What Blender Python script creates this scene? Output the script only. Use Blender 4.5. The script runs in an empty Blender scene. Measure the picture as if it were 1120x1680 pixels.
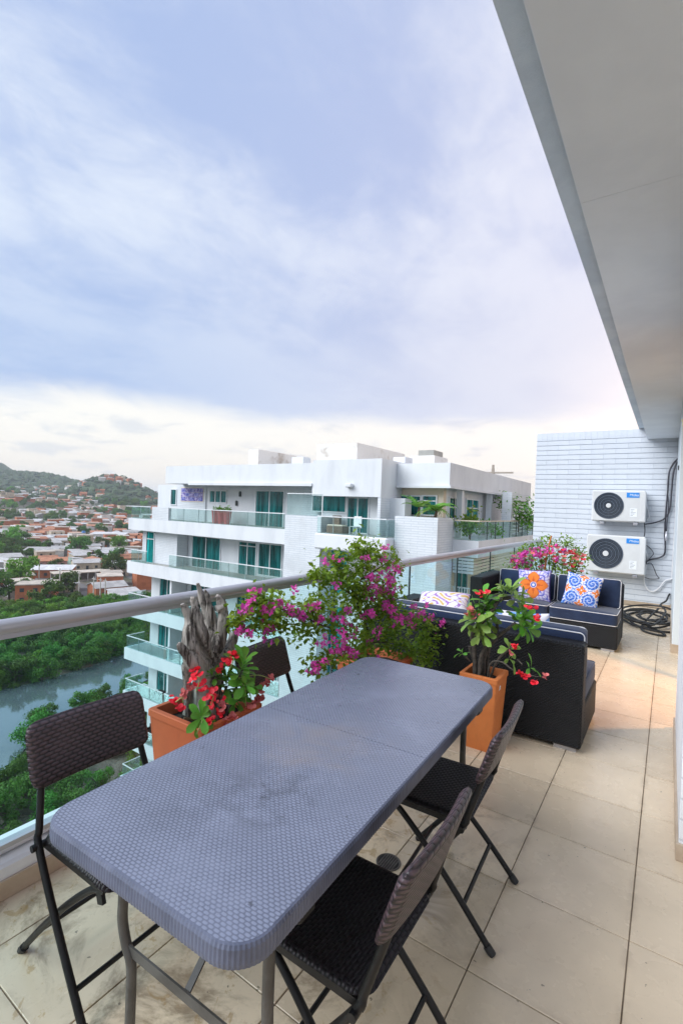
import bpy, bmesh, math, random
from mathutils import Vector, Matrix, noise
random.seed(11)
R = math.radians
S = bpy.context.scene
COL = S.collection

# ------------------------------------------------------------------ camera
EYE = Vector((0.0, 0.0, 1.6))
FPX, YAW, PITCH, ROLL = 796.56, 0.594064, -0.0102055, 0.0379224
_f = Vector((-math.sin(YAW)*math.cos(PITCH), math.cos(YAW)*math.cos(PITCH), math.sin(PITCH)))
_r0 = Vector((math.cos(YAW), math.sin(YAW), 0)); _u0 = _r0.cross(_f)
_r = _r0*math.cos(ROLL) + _u0*math.sin(ROLL); _u = _u0*math.cos(ROLL) - _r0*math.sin(ROLL)
cd = bpy.data.cameras.new('camera'); cam = bpy.data.objects.new('camera', cd); COL.objects.link(cam)
cd.sensor_fit = 'VERTICAL'; cd.sensor_height = 36.0; cd.sensor_width = 24.0
cd.lens = FPX/1680*36.0; cd.clip_start = 0.05; cd.clip_end = 20000
_m = Matrix((_r, _u, -_f)).transposed().to_4x4(); _m.translation = EYE; cam.matrix_world = _m
S.camera = cam

# ------------------------------------------------------------------ sky and sun
SUN_TO = Vector((-0.50, -0.62, 0.62)).normalized()
el = math.asin(SUN_TO.z); azm = math.atan2(SUN_TO.x, SUN_TO.y)
W = bpy.data.worlds.new('World'); S.world = W; W.use_nodes = True
nt = W.node_tree; nt.nodes.clear()
def N(t, **k):
    n = nt.nodes.new(t)
    for a, b in k.items(): setattr(n, a, b)
    return n
def wmath(op, a, b=None, c=None, clamp=False):
    n = N('ShaderNodeMath', operation=op); n.use_clamp = clamp
    for i, v in enumerate((a, b, c)):
        if v is None: continue
        if isinstance(v, (int, float)): n.inputs[i].default_value = v
        else: nt.links.new(v, n.inputs[i])
    return n.outputs[0]
def wmix(f, a, b):
    n = N('ShaderNodeMix', data_type='RGBA')
    for i, v in ((0, f), (6, a), (7, b)):
        if isinstance(v, (int, float)): n.inputs[i].default_value = v
        elif isinstance(v, tuple): n.inputs[i].default_value = (*v, 1)
        else: nt.links.new(v, n.inputs[i])
    return n.outputs[2]
def wstep(v, lo, hi):
    n = N('ShaderNodeMapRange', interpolation_type='SMOOTHSTEP'); n.inputs[1].default_value = lo; n.inputs[2].default_value = hi
    nt.links.new(v, n.inputs[0]); return n.outputs[0]
sky = N('ShaderNodeTexSky', sky_type='NISHITA', sun_disc=False, sun_elevation=el, sun_rotation=azm)
tc = N('ShaderNodeTexCoord'); sp = N('ShaderNodeSeparateXYZ'); nt.links.new(tc.outputs['Generated'], sp.inputs[0])
dx, dy, dz = sp.outputs
zc = wmath('MAXIMUM', dz, 0.0); zq = wmath('ADD', zc, 0.16)
cmb = N('ShaderNodeCombineXYZ'); nt.links.new(wmath('DIVIDE', dx, zq), cmb.inputs[0]); nt.links.new(wmath('DIVIDE', dy, zq), cmb.inputs[1])
def wnoise(scale, detail, rough, dist, rotz=0, st=(1, 1, 1), off=(0, 0, 0)):
    mp = N('ShaderNodeMapping'); mp.inputs['Rotation'].default_value = (0, 0, rotz); mp.inputs['Scale'].default_value = st; mp.inputs['Location'].default_value = off
    nt.links.new(cmb.outputs[0], mp.inputs[0])
    n = N('ShaderNodeTexNoise'); n.inputs['Scale'].default_value = scale; n.inputs['Detail'].default_value = detail
    n.inputs['Roughness'].default_value = rough; n.inputs['Distortion'].default_value = dist
    nt.links.new(mp.outputs[0], n.inputs['Vector']); return n.outputs['Fac']
big = wnoise(0.62, 3, 0.45, 0.5, R(35), (1.0, 0.7, 1), (1.3, 0.4, 0))
mid = wnoise(1.7, 7, 0.6, 0.5, R(20), (1, 0.7, 1), (4.1, 2.0, 0))
fine = wnoise(5.5, 7, 0.65, 0.4, R(10), (1, 0.75, 1), (0.2, 7.0, 0))
dens = wmath('ADD', wmath('ADD', wmath('MULTIPLY', big, 0.44), wmath('MULTIPLY', mid, 0.37)), wmath('MULTIPLY', fine, 0.19))
warm = wstep(wmath('ADD', wmath('MULTIPLY', dx, 0.62), wmath('MULTIPLY', dy, 0.78)), -0.25, 0.95)
lo_c = wmix(warm, (0.41, 0.525, 0.80), (0.57, 0.59, 0.79))
hi_c = wmix(warm, (0.76, 0.83, 0.95), (0.83, 0.81, 0.92))
deck = wmix(wstep(dens, 0.375, 0.56), lo_c, hi_c)
# lower rim of the cloud deck: bluish on the cool side, pink-white on the warm side
rimc = wmix(warm, (0.38, 0.51, 0.78), (0.88, 0.82, 0.86))
edge = wmath('ADD', dz, wmath('MULTIPLY', wmath('SUBTRACT', mid, 0.5), 0.10))
deck = wmix(wstep(dz, 0.20, 0.52), wmix(0.30, rimc, deck), deck)
# clear bright band between the deck and the horizon, with thin grey streaks
strk = wnoise(2.2, 5, 0.6, 0.3, 0, (1, 1, 1), (9, 3, 0))
band = wmix(wstep(dz, -0.02, 0.16), wmix(warm, (0.97, 0.87, 0.77), (1.08, 0.90, 0.76)), wmix(warm, (1.0, 0.97, 0.90), (1.08, 0.98, 0.90)))
band = wmix(wmath('MULTIPLY', wstep(strk, 0.52, 0.66), 0.45), band, wmix(warm, (0.56, 0.62, 0.74), (0.66, 0.62, 0.70)))
cloud = wmix(wstep(edge, 0.150, 0.205), band, deck)
glow = wmath('MULTIPLY', wstep(wmath('ADD', wmath('MULTIPLY', dx, 0.80), wmath('MULTIPLY', dy, 0.60)), 0.35, 1.0), wstep(dz, 0.50, 0.02))
cloud = wmix(glow, cloud, wmix(0.5, cloud, (4.6, 3.2, 2.0)))
scl = N('ShaderNodeVectorMath', operation='SCALE'); scl.inputs['Scale'].default_value = 8.0
nt.links.new(cloud, scl.inputs[0])
skym = wmix(0.90, sky.outputs[0], scl.outputs[0])
bg = N('ShaderNodeBackground'); bg.inputs['Strength'].default_value = 0.051
nt.links.new(skym, bg.inputs[0]); ow = N('ShaderNodeOutputWorld'); nt.links.new(bg.outputs[0], ow.inputs[0])

sd = bpy.data.lights.new('sun', 'SUN'); sd.energy = 1.5; sd.angle = R(48); sd.color = (0.96, 0.98, 1.0)
so = bpy.data.objects.new('sun', sd); COL.objects.link(so)
so.rotation_euler = (-SUN_TO).to_track_quat('-Z', 'Y').to_euler(); so.location = (-20, -25, 40)

S.view_settings.view_transform = 'Standard'; S.view_settings.look = 'None'
S.view_settings.exposure = 1.46; S.view_settings.gamma = 1.0; S.view_settings.use_curve_mapping = False
S.render.engine = 'CYCLES'
S.cycles.use_denoising = True
S.cycles.max_bounces = 7; S.cycles.diffuse_bounces = 3; S.cycles.glossy_bounces = 3
S.cycles.transmission_bounces = 4; S.cycles.transparent_max_bounces = 14
S.cycles.volume_bounces = 1
S.cycles.caustics_reflective = False; S.cycles.caustics_refractive = False

# ------------------------------------------------------------------ photograph directions -> places
def ray(px, py): return _r*((px-560)/FPX) - _u*((py-840)/FPX) + _f
def onz(px, py, z=0.0):
    d = ray(px, py); return EYE + d*((z-EYE.z)/d.z)
def onx(px, py, X):
    d = ray(px, py); return EYE + d*(X/d.x)
def ony(px, py, Y):
    d = ray(px, py); return EYE + d*(Y/d.y)

# ------------------------------------------------------------------ mesh helpers
class MB:
    def __init__(s): s.v = []; s.f = []; s.M = None; s.sm = False; s.col = None
    def add(s, vs, fs):
        o = len(s.v)
        if s.M is not None: vs = [s.M @ Vector(p) for p in vs]
        s.v.extend([tuple(p) for p in vs]); s.f.extend([tuple(i+o for i in f) for f in fs])
        return s
    def box(s, x0, x1, y0, y1, z0, z1, b=0.0):
        if x0 > x1: x0, x1 = x1, x0
        if y0 > y1: y0, y1 = y1, y0
        if z0 > z1: z0, z1 = z1, z0
        if b <= 0:
            vs = [(x, y, z) for x in (x0, x1) for y in (y0, y1) for z in (z0, z1)]
            return s.add(vs, [(0, 1, 3, 2), (4, 6, 7, 5), (0, 4, 5, 1), (2, 3, 7, 6), (0, 2, 6, 4), (1, 5, 7, 3)])
        vs = []; idx = {}
        for i, x in enumerate((x0, x1)):
            for j, y in enumerate((y0, y1)):
                for k, z in enumerate((z0, z1)):
                    sx, sy, sz = (b, -b)[i], (b, -b)[j], (b, -b)[k]
                    for a, p in (('x', (x, y+sy, z+sz)), ('y', (x+sx, y, z+sz)), ('z', (x+sx, y+sy, z))):
                        idx[(i, j, k, a)] = len(vs); vs.append(p)
        g = lambda *q: idx[q]
        fs = [(g(0,0,0,'x'),g(0,0,1,'x'),g(0,1,1,'x'),g(0,1,0,'x')), (g(1,0,0,'x'),g(1,1,0,'x'),g(1,1,1,'x'),g(1,0,1,'x')),
              (g(0,0,0,'y'),g(1,0,0,'y'),g(1,0,1,'y'),g(0,0,1,'y')), (g(0,1,0,'y'),g(0,1,1,'y'),g(1,1,1,'y'),g(1,1,0,'y')),
              (g(0,0,0,'z'),g(0,1,0,'z'),g(1,1,0,'z'),g(1,0,0,'z')), (g(0,0,1,'z'),g(1,0,1,'z'),g(1,1,1,'z'),g(0,1,1,'z'))]
        for i in (0, 1):
            for j in (0, 1):
                fs.append((g(i,j,0,'x'),g(i,j,1,'x'),g(i,j,1,'y'),g(i,j,0,'y')))
                fs.append((g(i,0,j,'x'),g(i,1,j,'x'),g(i,1,j,'z'),g(i,0,j,'z')))
                fs.append((g(0,i,j,'y'),g(1,i,j,'y'),g(1,i,j,'z'),g(0,i,j,'z')))
                for k in (0, 1): fs.append((g(i,j,k,'x'),g(i,j,k,'y'),g(i,j,k,'z')))
        s.fix = True
        return s.add(vs, fs)
    def tube(s, pts, r, seg=8, cap=True, closed=False, wob=None):
        pts = [Vector(p) for p in pts]; n = len(pts)
        rr = r if isinstance(r, (list, tuple)) else [r]*n
        up = None; vs = []; fs = []
        for i, p in enumerate(pts):
            if closed: t = (pts[(i+1) % n]-pts[i-1])
            else: t = pts[min(i+1, n-1)]-pts[max(i-1, 0)]
            t = t.normalized() if t.length > 1e-9 else Vector((0, 0, 1))
            if up is None:
                a = Vector((0, 0, 1)) if abs(t.z) < 0.9 else Vector((1, 0, 0))
                up = (a - t*a.dot(t)).normalized()
            else:
                up = up - t*up.dot(t)
                up = up.normalized() if up.length > 1e-6 else t.orthogonal().normalized()
            sd_ = t.cross(up)
            for j in range(seg):
                a = 2*math.pi*j/seg
                q = rr[i]*(wob(i, j) if wob else 1.0)
                vs.append(p + (up*math.cos(a) + sd_*math.sin(a))*q)
        m = n if closed else n-1
        for i in range(m):
            for j in range(seg):
                a = i*seg+j; b_ = i*seg+(j+1) % seg; c = ((i+1) % n)*seg+(j+1) % seg; d = ((i+1) % n)*seg+j
                fs.append((a, d, c, b_))
        if cap and not closed:
            fs.append(tuple(range(seg))); fs.append(tuple((n-1)*seg+j for j in reversed(range(seg))))
        return s.add(vs, fs)
    def bar(s, a, b, w, h):
        a, b = Vector(a), Vector(b); t = (b-a).normalized()
        up = Vector((0, 0, 1)) if abs(t.z) < 0.95 else Vector((1, 0, 0))
        sx = t.cross(up).normalized(); sz = sx.cross(t)
        vs = [p + sx*(w/2*i) + sz*(h/2*j) for p in (a, b) for i, j in ((-1, -1), (1, -1), (1, 1), (-1, 1))]
        return s.add(vs, [(0, 1, 2, 3), (7, 6, 5, 4), (0, 4, 5, 1), (1, 5, 6, 2), (2, 6, 7, 3), (3, 7, 4, 0)])
    def prism(s, pts, z0, z1):
        n = len(pts)
        vs = [(x, y, z0) for x, y in pts]+[(x, y, z1) for x, y in pts]
        fs = [tuple(reversed(range(n))), tuple(range(n, 2*n))]+[(i, (i+1) % n, n+(i+1) % n, n+i) for i in range(n)]
        return s.add(vs, fs)
    def lathe(s, prof, seg=24, c=(0, 0, 0), axis='z'):
        vs = []; fs = []; n = len(prof)
        for r, h in prof:
            for j in range(seg):
                a = 2*math.pi*j/seg
                p = (r*math.cos(a), r*math.sin(a), h)
                if axis == 'y': p = (p[0], p[2], p[1])
                if axis == 'x': p = (p[2], p[0], p[1])
                vs.append((p[0]+c[0], p[1]+c[1], p[2]+c[2]))
        for i in range(n-1):
            for j in range(seg):
                fs.append((i*seg+j, i*seg+(j+1) % seg, (i+1)*seg+(j+1) % seg, (i+1)*seg+j))
        fs.append(tuple(reversed(range(seg)))); fs.append(tuple((n-1)*seg+j for j in range(seg)))
        s.fix = True
        return s.add(vs, fs)
    def grid(s, fn, nu, nv):
        vs = [fn(i/nu, j/nv) for j in range(nv+1) for i in range(nu+1)]
        fs = [(j*(nu+1)+i, j*(nu+1)+i+1, (j+1)*(nu+1)+i+1, (j+1)*(nu+1)+i) for j in range(nv) for i in range(nu)]
        return s.add(vs, fs)
    def mesh(s, name, smooth=None, fix=True):
        me = bpy.data.meshes.new(name); me.from_pydata(s.v, [], s.f); me.update()
        if fix:
            bm = bmesh.new(); bm.from_mesh(me); bmesh.ops.recalc_face_normals(bm, faces=bm.faces); bm.to_mesh(me); bm.free()
        if smooth:
            me.polygons.foreach_set('use_smooth', [True]*len(me.polygons)); me.set_sharp_from_angle(angle=R(smooth))
        return me

def link(name, me, mat=None, parent=None):
    o = bpy.data.objects.new(name, me); COL.objects.link(o)
    if mat is not None and me is not None:
        if len(me.materials) == 0: me.materials.append(mat)
    if parent is not None: o.parent = parent
    return o
def part(name, mb, mat, parent, smooth=None, fix=True):
    return link(name, mb.mesh(name, smooth, fix), mat, parent)
def root_of(o):
    while o.parent: o = o.parent
    return o
def wpart(name, mb, mat, parent, smooth=None, fix=True):      # vertices given in world metres, parent root carries only a translation
    L = root_of(parent).location
    mb.v = [(p[0]-L.x, p[1]-L.y, p[2]-L.z) for p in mb.v]
    return part(name, mb, mat, parent, smooth, fix)
def tag(o, label=None, cat=None, group=None, kind=None):
    for k, v in (('label', label), ('category', cat), ('group', group), ('kind', kind)):
        if v: o[k] = v
    return o
def thing(name, label, cat, loc=(0, 0, 0), rotz=0.0, group=None):
    o = bpy.data.objects.new(name, None); COL.objects.link(o); o.empty_display_size = 0.1
    o.location = loc; o.rotation_euler = (0, 0, rotz)
    return tag(o, label, cat, group)
def clean(n): return n.split('.')[0]
def copy_tree(o, parent=None, depth=9):
    c = o.copy(); c.name = clean(o.name); COL.objects.link(c); c.parent = parent
    if depth > 0:
        for ch in list(o.children): copy_tree(ch, c, depth-1)
    return c
def interp(xs, ys, x):
    if x <= xs[0]: return ys[0]
    for i in range(len(xs)-1):
        if x <= xs[i+1]: return ys[i]+(ys[i+1]-ys[i])*(x-xs[i])/(xs[i+1]-xs[i])
    return ys[-1]
def sstep(a, b, x):
    t = min(1, max(0, (x-a)/(b-a))); return t*t*(3-2*t)
def smooth_path(pts, n=6):
    pts = [Vector(p) for p in pts]; out = []
    for i in range(len(pts)-1):
        p0 = pts[max(i-1, 0)]; p1 = pts[i]; p2 = pts[i+1]; p3 = pts[min(i+2, len(pts)-1)]
        for k in range(n):
            t = k/n
            out.append(0.5*((2*p1)+(p2-p0)*t+(2*p0-5*p1+4*p2-p3)*t*t+(3*p1-p0-3*p2+p3)*t**3))
    out.append(pts[-1]); return out
def rrect(w, h, r, n=6):
    out = []
    for cx, cy, a0 in ((w/2-r, h/2-r, 0), (-w/2+r, h/2-r, 90), (-w/2+r, -h/2+r, 180), (w/2-r, -h/2+r, 270)):
        for k in range(n+1):
            a = R(a0+90*k/n); out.append((cx+r*math.cos(a), cy+r*math.sin(a)))
    return out

# ------------------------------------------------------------------ materials
class MT:
    """small node builder"""
    def __init__(s, name):
        s.m = bpy.data.materials.new(name); s.m.use_nodes = True; s.t = s.m.node_tree; s.n = s.t.nodes
        s.b = s.n['Principled BSDF']; s.out = s.n['Material Output']
    def new(s, t, **k):
        n = s.n.new(t)
        for a, b in k.items(): setattr(n, a, b)
        return n
    def put(s, sock, v):
        if isinstance(v, (int, float)): sock.default_value = v
        elif isinstance(v, tuple): sock.default_value = (*v, 1) if len(v) == 3 and sock.type == 'RGBA' else v
        else: s.t.links.new(v, sock)
    def math(s, op, a, b=None, c=None, clamp=False):
        n = s.new('ShaderNodeMath', operation=op, use_clamp=clamp)
        for i, v in enumerate((a, b, c)):
            if v is not None: s.put(n.inputs[i], v)
        return n.outputs[0]
    def mix(s, f, a, b, blend='MIX'):
        n = s.new('ShaderNodeMix', data_type='RGBA', blend_type=blend)
        s.put(n.inputs[0], f); s.put(n.inputs[6], a); s.put(n.inputs[7], b); return n.outputs[2]
    def step(s, v, lo, hi):
        n = s.new('ShaderNodeMapRange', interpolation_type='SMOOTHSTEP'); s.put(n.inputs[0], v); n.inputs[1].default_value = lo; n.inputs[2].default_value = hi
        return n.outputs[0]
    def coord(s, which='Object'):
        if which == 'World': return s.new('ShaderNodeNewGeometry').outputs['Position']
        return s.new('ShaderNodeTexCoord').outputs[which]
    def noise(s, scale=5, detail=4, rough=0.55, dist=0, vec=None, st=None):
        vec = vec if vec is not None else s.coord()
        if st:
            mp = s.new('ShaderNodeMapping'); mp.inputs['Scale'].default_value = st; s.put(mp.inputs[0], vec); vec = mp.outputs[0]
        n = s.new('ShaderNodeTexNoise'); s.put(n.inputs['Vector'], vec)
        n.inputs['Scale'].default_value = scale; n.inputs['Detail'].default_value = detail; n.inputs['Roughness'].default_value = rough; n.inputs['Distortion'].default_value = dist
        return n.outputs['Fac']
    def sep(s, vec):
        n = s.new('ShaderNodeSeparateXYZ'); s.put(n.inputs[0], vec); return n.outputs
    def rand(s): return s.new('ShaderNodeObjectInfo').outputs['Random']
    def bump(s, h, strength=0.3, dist=0.01, normal=None):
        n = s.new('ShaderNodeBump'); n.inputs['Strength'].default_value = strength; n.inputs['Distance'].default_value = dist
        s.put(n.inputs['Height'], h)
        if normal is not None: s.put(n.inputs['Normal'], normal)
        return n.outputs[0]
    def set(s, col=None, rough=None, normal=None, metal=None, spec=None, **k):
        for nm, v in (('Base Color', col), ('Roughness', rough), ('Normal', normal), ('Metallic', metal), ('Specular IOR Level', spec)):
            if v is not None: s.put(s.b.inputs[nm], v)
        for nm, v in k.items(): s.put(s.b.inputs[nm.replace('_', ' ')], v)
        return s.m
def pm(name, c1, c2=None, scale=6, rough=0.6, bump=0.0, bscale=60, metal=0, spec=0.5, var=0.0, coord='Object', st=None, lo=0.35, hi=0.65, rv=0.1, bdist=0.004, **k):
    m = MT(name); v = m.coord(coord)
    c2 = c2 or tuple(x*0.8 for x in c1)
    f = m.step(m.noise(scale, 5, 0.6, 0.2, v, st), lo, hi)
    col = m.mix(f, c1, c2)
    if var:
        hsv = m.new('ShaderNodeHueSaturation'); m.put(hsv.inputs['Color'], col)
        m.put(hsv.inputs['Value'], m.math('MULTIPLY_ADD', m.rand(), var, 1-var/2)); col = hsv.outputs[0]
    rg = m.math('MULTIPLY_ADD', m.noise(scale*3.1, 3, 0.6, 0, v), rv, rough-rv/2)
    nm = m.bump(m.noise(bscale, 4, 0.6, 0, v, st), bump, bdist) if bump else None
    return m.set(col, rg, nm, metal, spec, **k)
def glass(name, tint, refl=0.5, base=0.06, rough=0.0, body=0.0, bodycol=(0.1, 0.3, 0.3)):
    """thin pane: see-through with a Fresnel mirror on top"""
    m = MT(name); m.n.remove(m.b)
    tr = m.new('ShaderNodeBsdfTransparent'); tr.inputs[0].default_value = (*tint, 1)
    gl = m.new('ShaderNodeBsdfGlossy'); gl.inputs['Roughness'].default_value = rough; gl.inputs[0].default_value = (0.9, 0.97, 0.97, 1)
    fr = m.new('ShaderNodeFresnel'); fr.inputs[0].default_value = 1.5
    fac = m.math('MULTIPLY_ADD', fr.outputs[0], refl, base, clamp=True)
    mx = m.new('ShaderNodeMixShader'); m.put(mx.inputs[0], fac); m.put(mx.inputs[1], tr.outputs[0]); m.put(mx.inputs[2], gl.outputs[0])
    o = mx.outputs[0]
    if body:
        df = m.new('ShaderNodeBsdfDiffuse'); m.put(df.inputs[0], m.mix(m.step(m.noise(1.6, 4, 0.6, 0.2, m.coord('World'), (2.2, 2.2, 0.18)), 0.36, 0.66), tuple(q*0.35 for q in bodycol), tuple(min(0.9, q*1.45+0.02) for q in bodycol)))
        m2 = m.new('ShaderNodeMixShader'); m2.inputs[0].default_value = body; m.put(m2.inputs[1], o); m.put(m2.inputs[2], df.outputs[0]); o = m2.outputs[0]
    m.put(m.out.inputs[0], o); return m.m
def brickmat(name, c1, c2, mortar, sx, sz, axis='X', bump=0.5, bd=0.006, rough=0.7, ms=0.06):
    m = MT(name); x, y, z = m.sep(m.coord('World'))
    cb = m.new('ShaderNodeCombineXYZ')
    h = x if axis == 'X' else (y if axis == 'Y' else m.math('ADD', x, y))
    m.put(cb.inputs[0], h); m.put(cb.inputs[1], z)
    br = m.new('ShaderNodeTexBrick'); m.put(br.inputs['Vector'], cb.outputs[0])
    br.inputs['Color1'].default_value = (*c1, 1); br.inputs['Color2'].default_value = (*c2, 1); br.inputs['Mortar'].default_value = (*mortar, 1)
    br.inputs['Scale'].default_value = 1.0; br.inputs['Brick Width'].default_value = sx; br.inputs['Row Height'].default_value = sz
    br.inputs['Mortar Size'].default_value = sz*ms; br.inputs['Mortar Smooth'].default_value = 0.3
    col = m.mix(m.step(m.noise(0.7, 5, 0.65, 0, m.coord('World')), 0.45, 0.75), br.outputs['Color'], tuple(q*0.86 for q in c2))
    nm = m.bump(br.outputs['Fac'], bump, -bd) if bump else None
    return m.set(col, rough, nm)
# ------------------------------------------------------------------ material set
M = {}
M['white'] = pm('white_paint', (0.80, 0.81, 0.83), (0.72, 0.74, 0.77), 1.3, 0.65, 0.25, 90, bdist=0.003)
M['soffit'] = pm('soffit_paint', (0.85, 0.89, 0.94), (0.76, 0.80, 0.86), 0.9, 0.75, 0.3, 45, bdist=0.002)
M['fascia'] = pm('rough_plaster', (0.66, 0.73, 0.80), (0.56, 0.63, 0.71), 3, 0.85, 0.6, 160, bdist=0.004)
M['brick_white'] = pm('white_brick', (0.64, 0.68, 0.74), (0.585, 0.625, 0.69), 3, 0.6, 0.3, 70, var=0.05, bdist=0.003)
M['mortar'] = pm('mortar', (0.50, 0.54, 0.61), (0.45, 0.49, 0.56), 5, 0.9, 0.3, 120)
M['skirt'] = pm('beige_skirting', (0.50, 0.40, 0.30), (0.43, 0.33, 0.24), 9, 0.45, 0.1, 80, var=0.1)
M['grout'] = pm('grout', (0.27, 0.215, 0.16), (0.17, 0.13, 0.095), 4, 0.9)
M['black_rubber'] = pm('black_rubber', (0.012, 0.012, 0.014), (0.02, 0.02, 0.022), 8, 0.55, 0.1, 100)
M['steel'] = pm('brushed_steel', (0.62, 0.62, 0.66), (0.55, 0.55, 0.60), 3, 0.33, 0.05, 200, metal=0.85)
M['rail'] = pm('painted_rail', (0.50, 0.50, 0.53), (0.46, 0.46, 0.50), 3, 0.30, 0.04, 200, metal=0.35)
M['glass'] = glass('railing_glass', (0.835, 0.955, 0.955), 0.11, 0.0)
M['darkmetal'] = pm('dark_metal', (0.03, 0.03, 0.035), (0.045, 0.045, 0.05), 12, 0.4, 0.1, 120, metal=0.4)
M['pipe_white'] = pm('white_pipe', (0.75, 0.76, 0.78), (0.65, 0.66, 0.70), 5, 0.5)
M['cable'] = pm('cable', (0.02, 0.02, 0.03), (0.05, 0.05, 0.07), 14, 0.5)

def tile_material():
    m = MT('floor_tile'); w = m.coord('World'); x, y, z = m.sep(w)
    base = m.mix(m.step(m.noise(2.6, 6, 0.62, 0.3, w), 0.30, 0.70), (0.72, 0.59, 0.43), (0.65, 0.53, 0.385))
    speck = m.step(m.noise(85, 3, 0.7, 0, w), 0.58, 0.72)
    base = m.mix(m.math('MULTIPLY', speck, 0.25), base, (0.40, 0.31, 0.23))
    hsv = m.new('ShaderNodeHueSaturation'); m.put(hsv.inputs['Color'], base)
    m.put(hsv.inputs['Value'], m.math('MULTIPLY_ADD', m.rand(), 0.18, 0.90)); base = hsv.outputs[0]
    # old water and rust stains where pots have drained, towards the parapet and under the table
    area = m.math('MULTIPLY', m.step(x, -0.35, -0.95), m.step(y, 3.4, 2.2))
    st = m.step(m.noise(3.4, 7, 0.68, 0.9, w), 0.47, 0.66)
    base = m.mix(m.math('MULTIPLY', m.math('MULTIPLY', st, area), 0.80), base, (0.20, 0.14, 0.085))
    st2 = m.step(m.noise(7.5, 6, 0.7, 1.6, w), 0.56, 0.64)
    base = m.mix(m.math('MULTIPLY', m.math('MULTIPLY', st2, area), 0.5), base, (0.35, 0.20, 0.05))
    st3 = m.step(m.noise(1.4, 5, 0.6, 0.4, w), 0.50, 0.72)
    base = m.mix(m.math('MULTIPLY', st3, 0.15), base, (0.40, 0.33, 0.27))
    ox, oy, oz = m.sep(m.coord('Object'))
    ed_ = m.step(m.math('MAXIMUM', m.math('DIVIDE', m.math('ABSOLUTE', ox), 0.228), m.math('DIVIDE', m.math('ABSOLUTE', oy), 0.239)), 0.88, 1.0)
    base = m.mix(m.math('MULTIPLY', m.math('MULTIPLY', ed_, m.step(m.noise(9, 5, 0.65, 0.3, w), 0.40, 0.68)), 0.30), base, (0.27, 0.20, 0.14))
    dots = m.step(m.noise(38, 2, 0.5, 0, w), 0.735, 0.755)
    base = m.mix(m.math('MULTIPLY', dots, 0.7), base, (0.08, 0.06, 0.04))
    rg = m.math('MULTIPLY_ADD', m.noise(5, 4, 0.6, 0, w), 0.26, 0.14)
    nm = m.bump(m.noise(30, 4, 0.6, 0, w), 0.06, 0.003)
    return m.set(base, rg, nm)
M['tile'] = tile_material()

# ------------------------------------------------------------------ terrace floor: each tile a piece
floor = thing('terrace_floor', 'beige square tiled terrace floor with dark stains under the table', None)
floor['kind'] = 'structure'
part('slab', MB().box(-2.262, 3.2, -3.0, 10.75, -0.34, -0.006), M['grout'], floor)
TX, TY = 0.46, 0.482
XS = [-0.069+TX*k for k in range(-5, 8)]; YS = [1.672+TY*k for k in range(-7, 19)]
tile_mesh = {}
for i in range(len(XS)-1):
    for j in range(len(YS)-1):
        x0, x1 = max(XS[i], -2.12), XS[i+1]; y0, y1 = YS[j], min(YS[j+1], 10.45)
        if x1-x0 < 0.03 or y1-y0 < 0.03: continue
        w, d = round(x1-x0, 3), round(y1-y0, 3)
        if (w, d) not in tile_mesh:
            tile_mesh[(w, d)] = MB().box(-w/2+0.0022, w/2-0.0022, -d/2+0.0022, d/2-0.0022, -0.012, 0.0, 0.0016).mesh('tile')
            tile_mesh[(w, d)].materials.append(M['tile'])
        t = link('tile', tile_mesh[(w, d)], None, floor)
        t.location = ((x0+x1)/2, (y0+y1)/2, random.uniform(-0.0006, 0.0006))
        t.rotation_euler = (random.uniform(-.0009, .0009), random.uniform(-.0009, .0009), 0)

# parapet kerb under the glass, with its tile skirting
kerb = thing('parapet_kerb', 'low white kerb with beige tile skirting along the glass balustrade', 'kerb', (-2.2, 4, 0))
wpart('kerb', MB().box(-2.262, -2.125, -3.0, 10.45, 0.0, 0.135, 0.012), M['white'], kerb)
wpart('raised_ledge', MB().box(-2.255, -2.125-0.065, -3.0, 10.45, 0.1345, 0.185, 0.008), M['white'], kerb)
sk = None
for j in range(len(YS)-1):
    y0, y1 = YS[j]+0.002, min(YS[j+1], 10.45)-0.002
    o = wpart('skirting_tile', MB().box(-2.1245, -2.113, y0, y1, 0.0005, 0.078, 0.0015), M['skirt'], kerb)
# the storeys of our own building below the terrace
own = thing('own_building', 'white storeys of the building below the terrace kerb', 'building', (0.5, 4, -30))
wpart('wall', MB().box(-2.2, 6, -3, 10.7, -30, -0.35), M['white'], own)

# ------------------------------------------------------------------ glass balustrade
bal = thing('glass_balustrade', 'glass balustrade with round grey handrail along the terrace edge', 'balustrade', (-2.17, 4, 0.18))
hr = MB().tube([(-2.165, y, 1.075) for y in (-3.0, 0, 2, 4, 6, 8, 10.45)], 0.031, 20)
wpart('handrail', hr, M['rail'], bal, 40)
wpart('rail_channel', MB().box(-2.178, -2.152, -3.0, 10.44, 1.028, 1.05), M['rail'], bal)
joints = [-3.0]+[3.15+1.335*k for k in range(-4, 6)]+[10.44]
for a, b in zip(joints[:-1], joints[1:]):
    if b-a < 0.2: continue
    wpart('glass_pane', MB().box(-2.171, -2.159, a+0.006, b-0.006, 0.186, 1.027), M['glass'], bal)
for y in joints[1:-1]:
    wpart('joint_seal', MB().box(-2.172, -2.158, y-0.0055, y+0.0055, 0.186, 1.027), M['black_rubber'], bal)
wpart('base_shoe', MB().box(-2.186, -2.144, -3.0, 10.44, 0.1855, 0.205), M['rail'], bal)

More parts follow.
